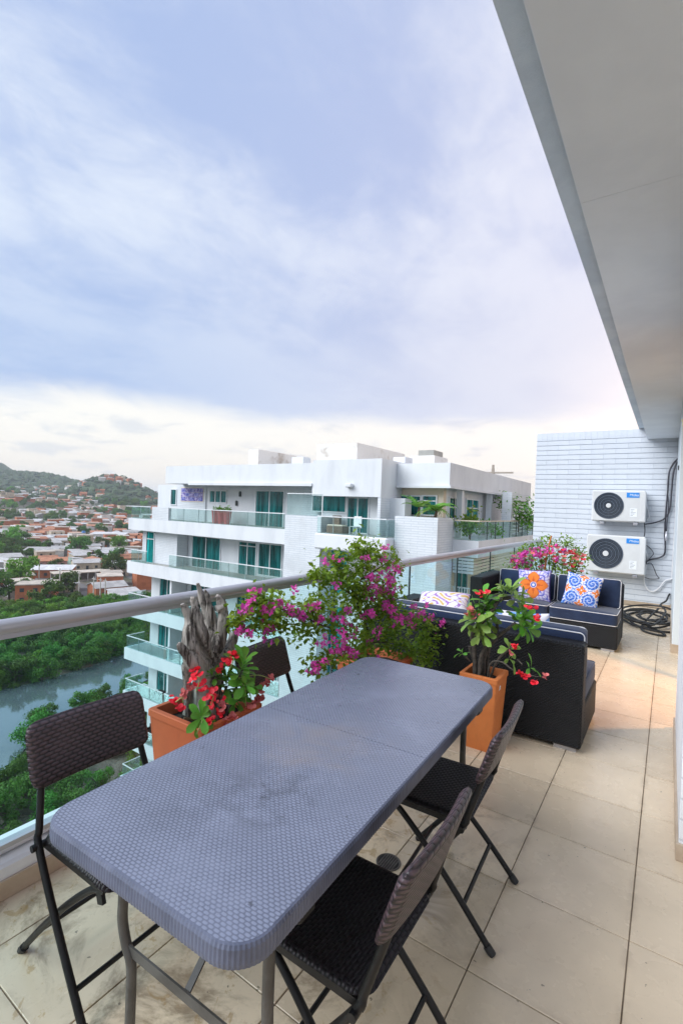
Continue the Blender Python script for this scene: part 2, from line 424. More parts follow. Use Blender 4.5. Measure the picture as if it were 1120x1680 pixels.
# ------------------------------------------------------------------ white brick end wall carrying the air conditioners
WY = 10.45
bw = thing('brick_wall', 'white brick end wall with soldier course carrying the two air conditioners', 'wall', (-1.0, 10.6, 0))
wpart('wall_core', MB().box(-2.3, 0.6, WY+0.012, 10.75, 0.0, 3.235), M['mortar'], bw)
CH = 0.0965; BL = 0.405
bmeshes = {}
def brick(x0, x1, z0, z1, nm='brick'):
    k = (round(x1-x0, 3), round(z1-z0, 3))
    if k not in bmeshes:
        bmeshes[k] = MB().box(-k[0]/2+0.0006, k[0]/2-0.0006, 0, 0.05, -k[1]/2+0.0042, k[1]/2-0.0042, 0.0014).mesh('brick'); bmeshes[k].materials.append(M['brick_white'])
    o = link(nm, bmeshes[k], None, bw)
    o.location = Vector(((x0+x1)/2, WY+random.uniform(-0.0012, 0.0010), (z0+z1)/2)) - bw.location
    o.rotation_euler = (random.uniform(-.010, .004), 0, random.uniform(-.0012, .0012))
nc = 32
for c in range(nc):
    z0 = 0.0+CH*c; off = 0 if c % 2 == 0 else BL/2
    x = -2.31-off
    while x < 0.28:
        a, b = max(x, -2.31), min(x+BL, 0.28)
        if b-a > 0.05: brick(a, b, z0, z0+CH)
        x += BL
n = 26
for k in range(n): brick(-2.31+2.59*k/n, -2.31+2.59*(k+1)/n, nc*CH, 3.25)
for k in range(6):
    wpart('skirting_tile', MB().box(-2.1+TX*k*1.0, -2.1+TX*(k+1)-0.004, WY-0.016, WY-0.006, 0.0005, 0.075), M['skirt'], bw)

# ------------------------------------------------------------------ right-hand piers, opening and soffit
facade_brick = brickmat('pier_brick', (0.80, 0.82, 0.85), (0.76, 0.78, 0.82), (0.62, 0.65, 0.70), 0.40, 0.0965, 'XY', 0.6, 0.004)
pier = thing('wall_pier', 'white brick clad pier with beige skirting beside the terrace doors', 'pier', (0.35, 3.6, 0))
wpart('wall', MB().box(0.09, 0.75, 2.80, 4.54, 0.0, 3.05, 0.004), facade_brick, pier)
wpart('skirting', MB().box(0.079, 0.75, 2.788, 4.552, 0.0005, 0.082, 0.003), M['skirt'], pier)
M['pier_white'] = pm('pier_paint', (0.66, 0.72, 0.76), (0.60, 0.66, 0.71), 1.3, 0.6, 0.2, 90, bdist=0.003)
col = thing('end_pier', 'smooth white pier at the far end beside the brick wall', 'pier', (0.35, 8.5, 0))
wpart('wall', MB().box(0.075, 0.75, 7.10, 10.44, 0.0, 3.05, 0.006), M['pier_white'], col)
wpart('skirting', MB().box(0.063, 0.75, 7.088, 10.43, 0.0005, 0.10, 0.003), M['skirt'], col)
wpart('bracket', MB().box(0.062, 0.0745, 7.6, 7.64, 2.24, 2.30), M['darkmetal'], col)
# cream stepped light fitting on the pier
lf = thing('wall_light', 'cream stepped drum wall light on the far white pier', 'wall light', (0.16, 7.08, 2.70))
wpart('shade', MB().lathe([(0.05, 2.60), (0.075, 2.60), (0.075, 2.645), (0.088, 2.65), (0.088, 2.70), (0.10, 2.705), (0.10, 2.755), (0.108, 2.76), (0.108, 2.785)], 28, (0.175, 6.985, 0)),
      pm('cream_enamel', (0.78, 0.72, 0.50), (0.70, 0.63, 0.42), 6, 0.35), lf, 40)
wpart('back_plate', MB().box(0.13, 0.22, 7.084, 7.0995, 2.62, 2.76), M['white'], lf)
# room behind the opening: door frame with glass leaves and a lit lamp inside
dr = thing('sliding_door', 'white framed sliding glass door in the opening between the piers', 'door', (0.45, 5.8, 0))
for y in (4.57, 5.80, 7.06): wpart('stile', MB().box(0.40, 0.45, y-0.03, y+0.03, 0.0, 2.6, 0.004), M['white'], dr)
wpart('head', MB().box(0.40, 0.45, 4.60, 7.03, 2.54, 2.6), M['white'], dr)
wpart('glass_pane', MB().box(0.42, 0.43, 5.83, 7.03, 0.05, 2.54), M['glass'], dr)
wpart('overpanel', MB().box(0.40, 0.6, 4.54, 7.10, 2.6, 3.05), M['white'], dr)
room = thing('room_wall', 'pale inner wall of the room behind the sliding door', 'wall', (3, 5, 0))
wpart('wall', MB().box(3.2, 3.3, 2.0, 10.7, 0, 3.05).box(0.75, 3.2, 2.0, 2.1, 0, 3.05).box(0.75, 3.2, 10.44, 10.54, 0, 3.05), M['white'], room)
lamp = thing('floor_lamp', 'lit warm floor lamp standing just inside the sliding door', 'lamp', (1.25, 5.35, 0))
part('base', MB().lathe([(0.12, 0), (0.12, 0.02), (0.02, 0.03)], 20), M['darkmetal'], lamp, 40)
part('pole', MB().tube([(0, 0, 0.03), (0, 0, 1.46)], 0.012, 8), M['darkmetal'], lamp)
mshade = MT('lamp_shade'); mshade.set((0.9, 0.6, 0.3), 0.8, Emission_Color=(1.0, 0.55, 0.22, 1), Emission_Strength=4.0)
part('lamp_shade', MB().lathe([(0.13, 1.44), (0.13, 1.46), (0.09, 1.68)], 20), mshade.m, lamp, 40)
ld = bpy.data.lights.new('lamp_light', 'SPOT'); ld.energy = 70; ld.color = (1.0, 0.50, 0.20); ld.shadow_soft_size = 0.08; ld.spot_size = R(105); ld.spot_blend = 1.0
lo = bpy.data.objects.new('lamp_light', ld); COL.objects.link(lo); lo.parent = lamp; lo.location = (-0.16, 0.0, 1.50); lo.rotation_euler = Vector((-0.95, 0.0, -0.95)).to_track_quat('-Z', 'Y').to_euler()

sof = thing('overhang_soffit', 'grey plastered soffit of the roof overhang above the terrace', 'ceiling', (1.0, 4, 3.05))
wpart('roof_slab', MB().box(-0.535, 6, -3, WY+0.3, 3.251, 3.75), M['fascia'], sof)
seams = [-3.0, 2.47, 5.48, WY-0.001]
for a, b in zip(seams[:-1], seams[1:]):
    wpart('soffit_panel', MB().box(-0.395, 4.0, a+0.0009, b-0.0009, 3.05, 3.2505), M['soffit'], sof)
wpart('edge_trim', MB().box(-0.43, -0.3955, -3, WY-0.002, 3.17, 3.2505), M['soffit'], sof)

# ------------------------------------------------------------------ floor drain
M['frame_d'] = pm('drain_ring', (0.16, 0.15, 0.14), (0.10, 0.09, 0.085), 20, 0.5, metal=0.4)
dn = thing('floor_drain', 'round black slotted floor drain set in the tiles by the table', 'drain', (-0.996, 1.96, 0.0))
part('ring', MB().tube([(0.052*math.cos(a*math.pi/20), 0.052*math.sin(a*math.pi/20), 0.0012) for a in range(40)], 0.0042, 6, closed=True), M['frame_d'], dn, 40)
part('bowl', MB().lathe([(0.001, 0.0012), (0.048, 0.0013)], 24), M['black_rubber'], dn)
for k in range(-3, 4):
    h = math.sqrt(max(0.0001, 0.047**2-(k*0.011)**2)); part('slat', MB().box(k*0.011-0.0028, k*0.011+0.0028, -h, h, 0.0016, 0.0034), M['frame_d'], dn)

# ------------------------------------------------------------------ air conditioners
M['ac'] = pm('ac_casing', (0.66, 0.67, 0.675), (0.60, 0.605, 0.61), 2.5, 0.45, 0.05, 100)
M['ac_blue'] = pm('ac_badge', (0.02, 0.25, 0.72), (0.02, 0.22, 0.66), 8, 0.35)
M['ac_dark'] = pm('ac_grille', (0.055, 0.075, 0.11), (0.07, 0.09, 0.125), 9, 0.5)
M['ac_mid'] = pm('ac_ring', (0.13, 0.16, 0.21), (0.10, 0.13, 0.18), 9, 0.5)
M['ac_deep'] = pm('ac_inside', (0.026, 0.034, 0.048), (0.036, 0.045, 0.06), 9, 0.7)
M['print'] = pm('white_print', (0.80, 0.82, 0.84), (0.76, 0.78, 0.80), 9, 0.5)
M['ink'] = pm('grey_ink', (0.25, 0.27, 0.30), (0.30, 0.32, 0.35), 9, 0.6)
def air_conditioner(label, x0, x1, z0, z1, fcx, fr):
    Y0, Y1 = 10.10, 10.40
    t = thing('air_conditioner', label, 'air conditioner', ((x0+x1)/2, 10.25, z0), 0, 'air conditioners on the brick wall')
    wpart('casing', MB().box(x0, x1, Y0, Y1, z0, z1, 0.022), M['ac'], t)
    wpart('corner_panel', MB().box(x1-0.085, x1+0.004, Y0-0.004, Y1+0.003, z0+0.012, z1-0.03, 0.012), M['ac'], t)
    cz = (z0+z1)/2+0.005; cx = x0+fcx*(x1-x0)
    wpart('grille_rim', MB().tube([(cx+fr*math.cos(a*math.pi/24), Y0-0.004, cz+fr*math.sin(a*math.pi/24)) for a in range(48)], 0.010, 6, closed=True), M['ac_dark'], t, 40)
    wpart('fan_recess', MB().lathe([(0.002, Y0-0.0035), (fr, Y0-0.0025)], 48, (cx, 0, cz), 'y'), M['ac_deep'], t)
    g = wpart('fan_grille', MB().box(cx-0.001, cx+0.001, Y0-0.010, Y0-0.006, cz-0.02, cz+0.02), M['ac_dark'], t)
    for k in range(1, 8):
        rr = fr*(0.18+0.82*k/8)
        wpart('ring', MB().tube([(cx+rr*math.cos(a*math.pi/20), Y0-0.012, cz+rr*math.sin(a*math.pi/20)) for a in range(40)], 0.0042 if k % 2 else 0.0055, 5, closed=True), M['ac_dark'] if k % 2 else M['ac_mid'], g, 40)
    for a in range(12):
        th = a*math.pi/6+0.2
        p, q = Vector((cx+fr*0.12*math.cos(th), Y0-0.011, cz+fr*0.12*math.sin(th))), Vector((cx+fr*math.cos(th+0.35), Y0-0.008, cz+fr*math.sin(th+0.35)))
        wpart('spoke', MB().tube([p, q], 0.003, 5), M['ac_dark'], g)
    wpart('hub', MB().lathe([(0.001, Y0-0.024), (fr*0.17, Y0-0.022), (fr*0.19, Y0-0.006)], 24, (cx, 0, cz), 'y'), M['ac'], t, 40)
    bx0, bx1 = x1-0.295, x1-0.10
    bz1 = z1-0.040; bz0 = bz1-0.088
    bd = wpart('badge', MB().box(bx0, bx1, Y0-0.006, Y0-0.001, bz0, bz1), M['ac_blue'], t)
    tcv = bpy.data.curves.new('lettering', 'FONT'); tcv.body = 'Midea'; tcv.size = 0.060; tcv.align_x = 'CENTER'; tcv.align_y = 'CENTER'; tcv.extrude = 0.0006; tcv.shear = 0.15
    to = bpy.data.objects.new('tmp', tcv); COL.objects.link(to)
    dg = bpy.context.evaluated_depsgraph_get(); me = bpy.data.meshes.new_from_object(to.evaluated_get(dg)); bpy.data.objects.remove(to)
    me.materials.clear(); me.materials.append(M['print'])
    lt = link('lettering', me, None, bd); lt.rotation_euler = (R(90), 0, 0)
    lt.location = Vector(((bx0+bx1)/2+0.018, Y0-0.0075, (bz0+bz1)/2))-t.location
    sx0 = x1-0.235; stz = z0+0.10
    stk = wpart('sticker', MB().box(sx0, sx0+0.11, Y0-0.0025, Y0-0.0005, stz, stz+0.15), M['print'], t)
    lines = MB()
    for k in range(5): lines.box(sx0+0.012, sx0+0.05+0.04*((k*7) % 3)/2, Y0-0.0035, Y0-0.0026, stz+0.02+0.026*k, stz+0.028+0.026*k)
    wpart('printed_lines', lines, M['ink'], stk)
    for fx in (x0+0.14, x1-0.18):
        wpart('foot', MB().box(fx, fx+0.07, Y0-0.015, WY-0.001, z0-0.045, z0-0.001, 0.005), M['steel'], t)
    return t
air_conditioner('smaller upper beige air conditioner with round dark fan grille', -1.214, -0.363, 1.522, 2.093, 0.325, 0.232)
air_conditioner('larger lower beige air conditioner with round dark fan grille', -1.274, -0.337, 0.586, 1.271, 0.345, 0.268)

def cable(name, label, cat, pts, r, mat, group=None, n=7):
    p0 = Vector(pts[0]); t = MB().tube([Vector(p)-p0 for p in smooth_path(pts, n)], r, 8)
    o = link(name, t.mesh(name, 40), mat); o.location = p0; return tag(o, label, cat, group)
wy = 10.40
def aw(px, py, Y=wy): return ony(px, py, Y)
cable('cable', 'thick black cable looping from the pier top down past both air conditioners', 'cable', [aw(1112, 752), aw(1104, 760), aw(1097, 775), aw(1095, 800), aw(1092, 835), aw(1090, 870), aw(1090, 905), aw(1083, 914), aw(1067, 918), aw(1058, 922, 10.3)], 0.014, M['cable'])
cable('cable', 'black cable bending into the upper air conditioner from the right', 'cable', [aw(1110, 757), aw(1104, 775), aw(1101, 805), aw(1098, 835), aw(1090, 850), aw(1075, 857), aw(1058, 860, 10.3)], 0.013, M['cable'])
cable('cable', 'thin dark cable hanging straight between the two looped cables', 'cable', [aw(1111, 753), aw(1098, 772), aw(1094, 800), aw(1096, 830), aw(1093, 862), aw(1092, 880)], 0.008, M['cable'])
cable('cable', 'short black cable linking the upper unit to the lower unit', 'cable', [aw(1056, 858, 10.3), aw(1057, 870, 10.33), aw(1056, 880, 10.3)], 0.009, M['cable'])
cable('cable', 'thin black cable zigzagging beside the lower air conditioner', 'cable', [aw(1057, 893, 10.3), aw(1066, 900), aw(1071, 908), aw(1066, 915), aw(1059, 925, 10.3), aw(1068, 925), aw(1076, 943), aw(1080, 949), aw(1066, 950), aw(1057, 947, 10.3)], 0.006, M['cable'])
cable('hose_pipe', 'short white hose beside the upper air conditioner', 'hose', [aw(1057, 823, 10.3), aw(1061, 833), aw(1064, 848), aw(1060, 853)], 0.012, M['pipe_white'])
cable('hose_pipe', 'long white drain hose curling below the lower air conditioner', 'hose', [aw(1058, 903, 10.3), aw(1061, 915), aw(1057, 940), aw(1056, 955), aw(1063, 968), aw(1072, 970), aw(1082, 963), aw(1090, 953), aw(1104, 949, 10.42)], 0.013, M['pipe_white'])
cable('conduit', 'straight white conduit running down the wall beside the pier', 'conduit', [aw(1112, 758, 10.43), aw(1109, 800, 10.43), aw(1107, 850, 10.43), aw(1101, 950, 10.43)], 0.012, M['pipe_white'])
vb = thing('pipe_connector', 'grey metal connector clamping the cables beside the lower unit', 'connector', aw(1092, 878))
part('sleeve', MB().lathe([(0.018, -0.10), (0.022, -0.09), (0.022, 0.0), (0.016, 0.01), (0.016, 0.07)], 12), M['steel'], vb, 40)
# black hose coiled on the floor
pts = []
rnd = random.Random(5)
for k in range(150):
    a = k*0.285; lp = k/22
    rr = 0.27+0.12*math.sin(k*0.055)+rnd.uniform(-.012, .012)
    pts.append((-0.20+rr*math.cos(a)*1.05+0.06*math.sin(lp*2), 9.05+rr*math.sin(a)*2.2+0.12*math.cos(lp*3), 0.018+0.013*(k/22)+0.01*math.sin(a*2+lp)))
pts += [(0.0, 9.5, 0.10), (-0.08, 9.9, 0.14), (0.0, 10.2, 0.18), (0.03, 10.40, 0.25), (0.052, 10.43, 0.28)]
cable('garden_hose', 'black garden hose lying coiled on the tiles by the far pier', 'hose', pts, 0.015, M['black_rubber'], None, 3)
cable('garden_hose', 'loose black loop of hose spread in front of the coil', 'hose', [(-0.55, 9.3, 0.016), (-0.25, 8.6, 0.016), (0.0, 8.05, 0.016), (-0.1, 7.95, 0.016), (-0.28, 8.2, 0.016), (-0.22, 9.0, 0.05), (-0.1, 9.6, 0.12)], 0.015, M['black_rubber'])
# ------------------------------------------------------------------ moulded weave plastic
def weave(name, ax, c1, c2, p=(0.026, 0.0125), bump=0.9, bd=0.003, rough=0.42, dirt=None, spec=0.5):
    m = MT(name); xyz = m.sep(m.coord('Object'))
    u = m.math('DIVIDE', xyz['XYZ'.index(ax[0])], p[0]); v = m.math('DIVIDE', xyz['XYZ'.index(ax[1])], p[1])
    row = m.math('FLOOR', v); uu = m.math('MULTIPLY_ADD', row, 0.5, u)
    fu = m.math('FRACT', uu); fv = m.math('FRACT', v)
    h = m.math('MULTIPLY', m.math('POWER', m.math('SINE', m.math('MULTIPLY', fu, math.pi)), 0.55), m.math('POWER', m.math('SINE', m.math('MULTIPLY', fv, math.pi)), 0.6))
    col = m.mix(m.step(h, 0.25, 0.85), c2, c1)
    col = m.mix(m.math('MULTIPLY', m.step(m.noise(4, 6, 0.65), 0.45, 0.75), 0.35), col, tuple(q*1.25+0.01 for q in c1))
    rg = rough
    if dirt: col, rg = dirt(m, col)
    return m.set(col, rg, m.bump(h, bump, bd), None, spec)
def table_dirt(m, col):
    o = m.coord('Object'); x, y, z = m.sep(o)
    def spot(cx, cy, r):
        d = m.math('SQRT', m.math('ADD', m.math('POWER', m.math('SUBTRACT', x, cx), 2.0), m.math('POWER', m.math('SUBTRACT', y, cy), 2.0)))
        return m.step(d, r, r*0.15)
    n1 = m.step(m.noise(9, 6, 0.7, 0.6, o), 0.42, 0.66); n2 = m.step(m.noise(90, 3, 0.6, 0, o), 0.54, 0.64)
    a = m.math('MULTIPLY', m.math('MAXIMUM', spot(0.055, -0.47, 0.26), m.math('MULTIPLY', spot(-0.08, -0.58, 0.36), 0.5)), m.math('ADD', m.math('MULTIPLY', n1, 0.6), m.math('MULTIPLY', n2, 0.5)))
    col = m.mix(m.math('MULTIPLY', a, 0.70, clamp=True), col, (0.018, 0.018, 0.022))
    b = m.math('MULTIPLY', spot(0.0, -0.15, 0.36), m.step(m.noise(5, 5, 0.6, 0.5, o), 0.35, 0.75))
    col = m.mix(m.math('MULTIPLY', b, 0.55), col, (0.27, 0.215, 0.18))
    sp = m.step(m.noise(22, 4, 0.55, 0.2, o), 0.70, 0.74)
    col = m.mix(m.math('MULTIPLY', sp, 0.6), col, (0.03, 0.03, 0.036))
    return col, m.math('MULTIPLY_ADD', m.noise(3, 6, 0.65, 0.5, o), 0.34, 0.10)
M['weave_top'] = weave('table_weave', 'XY', (0.205, 0.225, 0.305), (0.10, 0.112, 0.16), (0.0165, 0.0092), 0.42, 0.0012, dirt=table_dirt, spec=0.9)
M['weave_back'] = weave('chair_weave_back', 'YZ', (0.074, 0.047, 0.056), (0.010, 0.007, 0.009), (0.032, 0.0125), 0.85, 0.003, 0.36)
M['weave_seat'] = weave('chair_weave_seat', 'YX', (0.016, 0.011, 0.014), (0.003, 0.0025, 0.003), (0.024, 0.0115), 0.8, 0.0025, spec=0.3)
M['frame_black'] = pm('black_tube', (0.006, 0.006, 0.007), (0.012, 0.011, 0.011), 14, 0.42, 0.08, 150, metal=0.1, spec=0.35)
M['frame_grey'] = pm('grey_tube', (0.11, 0.105, 0.10), (0.07, 0.065, 0.06), 10, 0.45, 0.08, 150, metal=0.3)
M['rim'] = pm('table_rim', (0.12, 0.135, 0.20), (0.08, 0.092, 0.14), 8, 0.45, 0.1, 150)

# ------------------------------------------------------------------ folding table
tb = thing('folding_table', 'long grey plastic folding table with woven pattern top', 'table', (-1.032, 1.555, 0), R(2.0))
TW, TL = 0.745, 1.82
out = rrect(TW-0.018, TL-0.018, 0.081, 10)
for s_ in (-1, 1):
    pts = []
    for i, (x, y) in enumerate(out):
        if (y > 0) == (s_ > 0): pts.append((x, y))
    # close the half at the seam
    if s_ > 0: pts = [(TW/2-0.009, 0.0026)]+pts+[(-TW/2+0.009, 0.0026)]
    else: pts = pts[:]+[(TW/2-0.009, -0.0026), (-TW/2+0.009, -0.0026)]; 
    if s_ < 0:
        half = [(x, y) for x, y in out if y < 0]; pts = [(-TW/2+0.009, -0.0026)]+half+[(TW/2-0.009, -0.0026)]
    o = MB().prism(pts, 0.722, 0.7420); part('top_leaf', o, M['weave_top'], tb)
    pass
def rim_ring(nrib=480):
    b = MB(); base = rrect(TW, TL, 0.09, 14)
    # resample evenly
    P = [Vector((x, y, 0)) for x, y in base]; P.append(P[0]); L = [0]
    for i in range(len(P)-1): L.append(L[-1]+(P[i+1]-P[i]).length)
    tot = L[-1]; q = []; k = 0
    for i in range(nrib*2):
        d = tot*i/(nrib*2)
        while L[k+1] < d: k += 1
        p = P[k].lerp(P[k+1], (d-L[k])/(L[k+1]-L[k])); t = (P[k+1]-P[k]).normalized(); nrm = Vector((t.y, -t.x, 0))
        q.append((p, nrm, 0.0007 if i % 2 else -0.0007))
    prof = [(-0.0095, 0.7418), (-0.004, 0.7400), (0.0, 0.733), (0.001, 0.705), (-0.001, 0.694), (-0.010, 0.692)]
    vs = []; fs = []; n = len(q)
    for j, (off, z) in enumerate(prof):
        for p, nr, w in q:
            a = w if 1 <= j <= 4 else 0
            v = p+nr*(off+a); vs.append((v.x, v.y, z))
    for j in range(len(prof)-1):
        for i in range(n): fs.append((j*n+i, j*n+(i+1) % n, (j+1)*n+(i+1) % n, (j+1)*n+i))
    return b.add(vs, fs)
part('rim', rim_ring(), M['rim'], tb)
part('underside', MB().prism(rrect(TW-0.03, TL-0.03, 0.08, 8), 0.700, 0.721), M['frame_black'], tb)
for s_ in (-1, 1):
    ye = s_*(TL/2-0.20)
    for e in (-1, 1):
        x = e*0.275
        pth = smooth_path([(x, ye, 0.70), (x, ye, 0.45), (x, ye, 0.37), (x*0.93, ye, 0.31), (x*0.84, ye, 0.27), (x*0.82, ye, 0.20), (x*0.82, ye, 0.018)], 5)
        lg = part('leg', MB().tube(pth, 0.0145, 12), M['frame_grey'], tb, 40)
        part('foot_cap', MB().lathe([(0.019, 0.0), (0.019, 0.022), (0.016, 0.03)], 12, (x*0.82, ye, 0)), M['black_rubber'], lg, 40)
    part('crossbar', MB().box(-0.255, 0.255, ye-0.003, ye+0.003, 0.283, 0.312), M['frame_grey'], tb)
    part('brace', MB().bar((0, ye, 0.30), (0, ye-s_*0.42, 0.70), 0.020, 0.006), M['frame_black'], tb)
    part('hinge_clip', MB().box(TW/2-0.075, TW/2-0.035, ye+0.03, ye+0.10, 0.62, 0.70, 0.01), M['frame_black'], tb)
    part('side_beam', MB().box(s_*(TW/2-0.06)-0.012, s_*(TW/2-0.06)+0.012, -TL/2+0.12, TL/2-0.12, 0.672, 0.70), M['frame_black'], tb)

# ------------------------------------------------------------------ folding chairs
def panel(w, h, r, th, fn, nu=22, nv=12):
    """rounded slab: u across, v along; fn(u_metres, v_metres, t) -> point; t = offset through the thickness"""
    vs = []; fs = []; idx = {}
    def ext(y):
        a = abs(y)-(w/2-r)
        return h/2-(r-math.sqrt(max(0, r*r-a*a))) if a > 0 else h/2
    for side in (1, -1):
        for j in range(nv+1):
            for i in range(nu+1):
                u = math.sin((i/nu-0.5)*math.pi)*w/2*0.55+(i/nu-0.5)*w*0.45
                vv = (math.sin((j/nv-0.5)*math.pi)*0.5+(j/nv-0.5))  # -1..1
                e = ext(u); v = vv*e
                d = min(w/2-abs(u), e-abs(v)); t = th/2*math.sqrt(min(1, max(0, d/(th*0.6))))
                idx[(side, i, j)] = len(vs); vs.append(fn(u, v, side*max(t, 0.0004)))
    for side in (1, -1):
        for j in range(nv):
            for i in range(nu):
                q = (idx[(side, i, j)], idx[(side, i+1, j)], idx[(side, i+1, j+1)], idx[(side, i, j+1)]); fs.append(q if side > 0 else q[::-1])
    rim = [(i, 0) for i in range(nu)]+[(nu, j) for j in range(nv)]+[(i, nv) for i in range(nu, 0, -1)]+[(0, j) for j in range(nv, 0, -1)]
    for k in range(len(rim)):
        a = rim[k]; b = rim[(k+1) % len(rim)]
        fs.append((idx[(1, *a)], idx[(-1, *a)], idx[(-1, *b)], idx[(1, *b)]))
    return MB().add(vs, fs)
def make_chair():
    t = thing('folding_chair', '', 'chair', (0, 0, 0), 0, 'folding chairs round the table')
    def bk(u, v, s):
        z = 0.698+v*0.95-0.30*s; x = -0.238-v*0.31+0.30*u*u+0.95*s
        return (x, u, z)
    part('backrest', panel(0.450, 0.225, 0.045, 0.040, bk), M['weave_back'], t, 50)
    def se(u, v, s): return (v+0.03, u, 0.442+s-0.012*(1-(u/0.21)**2)*(1-(v/0.2)**2)-0.02*sstep(0.12, 0.2, v))
    part('seat', panel(0.405, 0.395, 0.05, 0.026, se), M['weave_seat'], t, 50)
    for e in (-1, 1):
        up = smooth_path([(-0.246, e*0.182, 0.745), (-0.200, e*0.190, 0.60), (-0.162, e*0.208, 0.475), (-0.145, e*0.216, 0.43), (0.0, e*0.222, 0.24), (0.185, e*0.225, 0.010)], 5)
        u_ = part('front_leg', MB().tube(up, 0.0118, 10), M['frame_black'], t, 40)
        part('foot_cap', MB().tube([(0.172, e*0.225, 0.026), (0.192, e*0.225, 0.0)], 0.015, 10), M['black_rubber'], u_)
        rl = smooth_path([(0.185, e*0.178, 0.418), (0.12, e*0.182, 0.385), (0.0, e*0.190, 0.285), (-0.14, e*0.198, 0.145), (-0.262, e*0.203, 0.010)], 5)
        r_ = part('rear_leg', MB().tube(rl, 0.0118, 10), M['frame_black'], t, 40)
        part('foot_cap', MB().tube([(-0.248, e*0.203, 0.024), (-0.270, e*0.203, 0.0)], 0.015, 10), M['black_rubber'], r_)
        part('seat_rail', MB().bar((-0.155, e*0.193, 0.424), (0.20, e*0.186, 0.424), 0.012, 0.022), M['frame_black'], t)
        part('pivot', MB().tube([(-0.146, e*0.185, 0.428), (-0.146, e*0.238, 0.428)], 0.012, 10), M['frame_black'], t, 40)
        part('bracket', MB().bar((0.165, e*0.184, 0.43), (0.185, e*0.184, 0.375), 0.012, 0.03), M['frame_black'], t)
    part('front_stretcher', MB().tube([(0.115, -0.222, 0.097), (0.115, 0.222, 0.097)], 0.0085, 8), M['frame_black'], t, 40)
    part('rear_stretcher', MB().tube([(-0.155, -0.198, 0.128), (-0.155, 0.198, 0.128)], 0.0085, 8), M['frame_black'], t, 40)
    return t
ch0 = make_chair()
spots = [(-1.560, 1.010, R(0), 'brown woven folding chair before the river view at the pot-free table end'),
         (-1.655, 2.075, R(5), 'brown woven folding chair between the driftwood pot and the bougainvillea'),
         (-0.712, 1.185, R(181), 'dark woven folding chair on the walkway side standing next to the floor drain'),
         (-0.752, 1.970, R(183), 'dark woven folding chair on the walkway side closest to the sofas')]
for i, (x, y, a, lb) in enumerate(spots):
    c = ch0 if i == 0 else copy_tree(ch0)
    c.location = (x, y, 0); c.rotation_euler = (0, 0, a); c['label'] = lb

# ------------------------------------------------------------------ wicker sofas
def wicker(name):
    m = MT(name); x, y, z = m.sep(m.coord('Object'))
    g = m.new('ShaderNodeTexCoord').outputs['Normal']
    h1 = m.math('ADD', x, y)
    row = m.math('FLOOR', m.math('DIVIDE', z, 0.011))
    s1 = m.math('SINE', m.math('MULTIPLY_ADD', h1, 2*math.pi/0.026, m.math('MULTIPLY', row, math.pi)))
    s2 = m.math('SINE', m.math('MULTIPLY', z, 2*math.pi/0.011))
    h = m.math('MULTIPLY_ADD', s2, 0.35, m.math('MULTIPLY', s1, 0.5))
    col = m.mix(m.step(h, -0.5, 0.6), (0.0022, 0.0022, 0.003), (0.0085, 0.009, 0.012))
    col = m.mix(m.math('MULTIPLY', m.step(m.noise(3, 5, 0.6), 0.45, 0.7), 0.3), col, (0.012, 0.013, 0.018))
    return m.set(col, 0.5, m.bump(h, 0.9, 0.005), None, 0.3)
M['wicker'] = wicker('black_wicker')
def fabric(name, c1, c2, sc=900):
    m = MT(name); o = m.coord('Object')
    col = m.mix(m.step(m.noise(5, 5, 0.6, 0, o), 0.35, 0.7), c1, c2)
    return m.set(col, 0.9, m.bump(m.noise(sc, 2, 0.5, 0, o), 0.25, 0.001), None, 0.25, Sheen_Weight=0.25)
M['navy'] = fabric('navy_canvas', (0.012, 0.022, 0.058), (0.018, 0.034, 0.082))
M['piping'] = pm('white_piping', (0.70, 0.70, 0.72), (0.6, 0.6, 0.64), 20, 0.7)
def cushion(w, d, h, r, bulge, n=9):
    b = MB(); seen = {}
    def pos(p):
        q = Vector((p[0]*w/2, p[1]*d/2, p[2]*h/2)); inn = Vector((max(-w/2+r, min(w/2-r, q.x)), max(-d/2+r, min(d/2-r, q.y)), max(-h/2+r, min(h/2-r, q.z))))
        dv = q-inn
        if dv.length > 1e-6: q = inn+dv.normalized()*r
        q.z += (1 if p[2] > 0 else -1)*bulge*max(0, (1-p[0]**2))*max(0, (1-p[1]**2))*abs(p[2])
        return q
    def g(i): return math.sin((i/n-0.5)*math.pi)*0.35+(i/n-0.5)*2*0.65
    for ax in range(3):
        for sg in (-1, 1):
            vs = []
            for j in range(n+1):
                for i in range(n+1):
                    p = [0, 0, 0]; p[ax] = sg; p[(ax+1) % 3] = g(i); p[(ax+2) % 3] = g(j); vs.append(pos(p))
            b.add(vs, [(j*(n+1)+i, j*(n+1)+i+1, (j+1)*(n+1)+i+1, (j+1)*(n+1)+i) for j in range(n) for i in range(n)])
    return b
def cushion_part(name, w, d, h, M4, parent, r=0.03, bulge=0.02, pip=True):
    c = cushion(w, d, h, r, bulge); c.v = [tuple(M4 @ Vector(p)) for p in c.v]
    me = c.mesh(name, 60, fix=False); bm = bmesh.new(); bm.from_mesh(me); bmesh.ops.remove_doubles(bm, verts=bm.verts, dist=0.0004); bmesh.ops.recalc_face_normals(bm, faces=bm.faces); bm.to_mesh(me); bm.free()
    o = link(name, me, M['navy'], parent)
    for s_ in (-1, 1):
        k = r*0.30
        pts = [M4 @ Vector((x, y, s_*(h/2-k))) for x, y in rrect(w-2*k+0.004, d-2*k+0.004, r*0.9, 4)]
        part('piping', MB().tube(pts, 0.0045, 6, closed=True), M['piping'] if pip else M['navy'], o, 40)
    return o
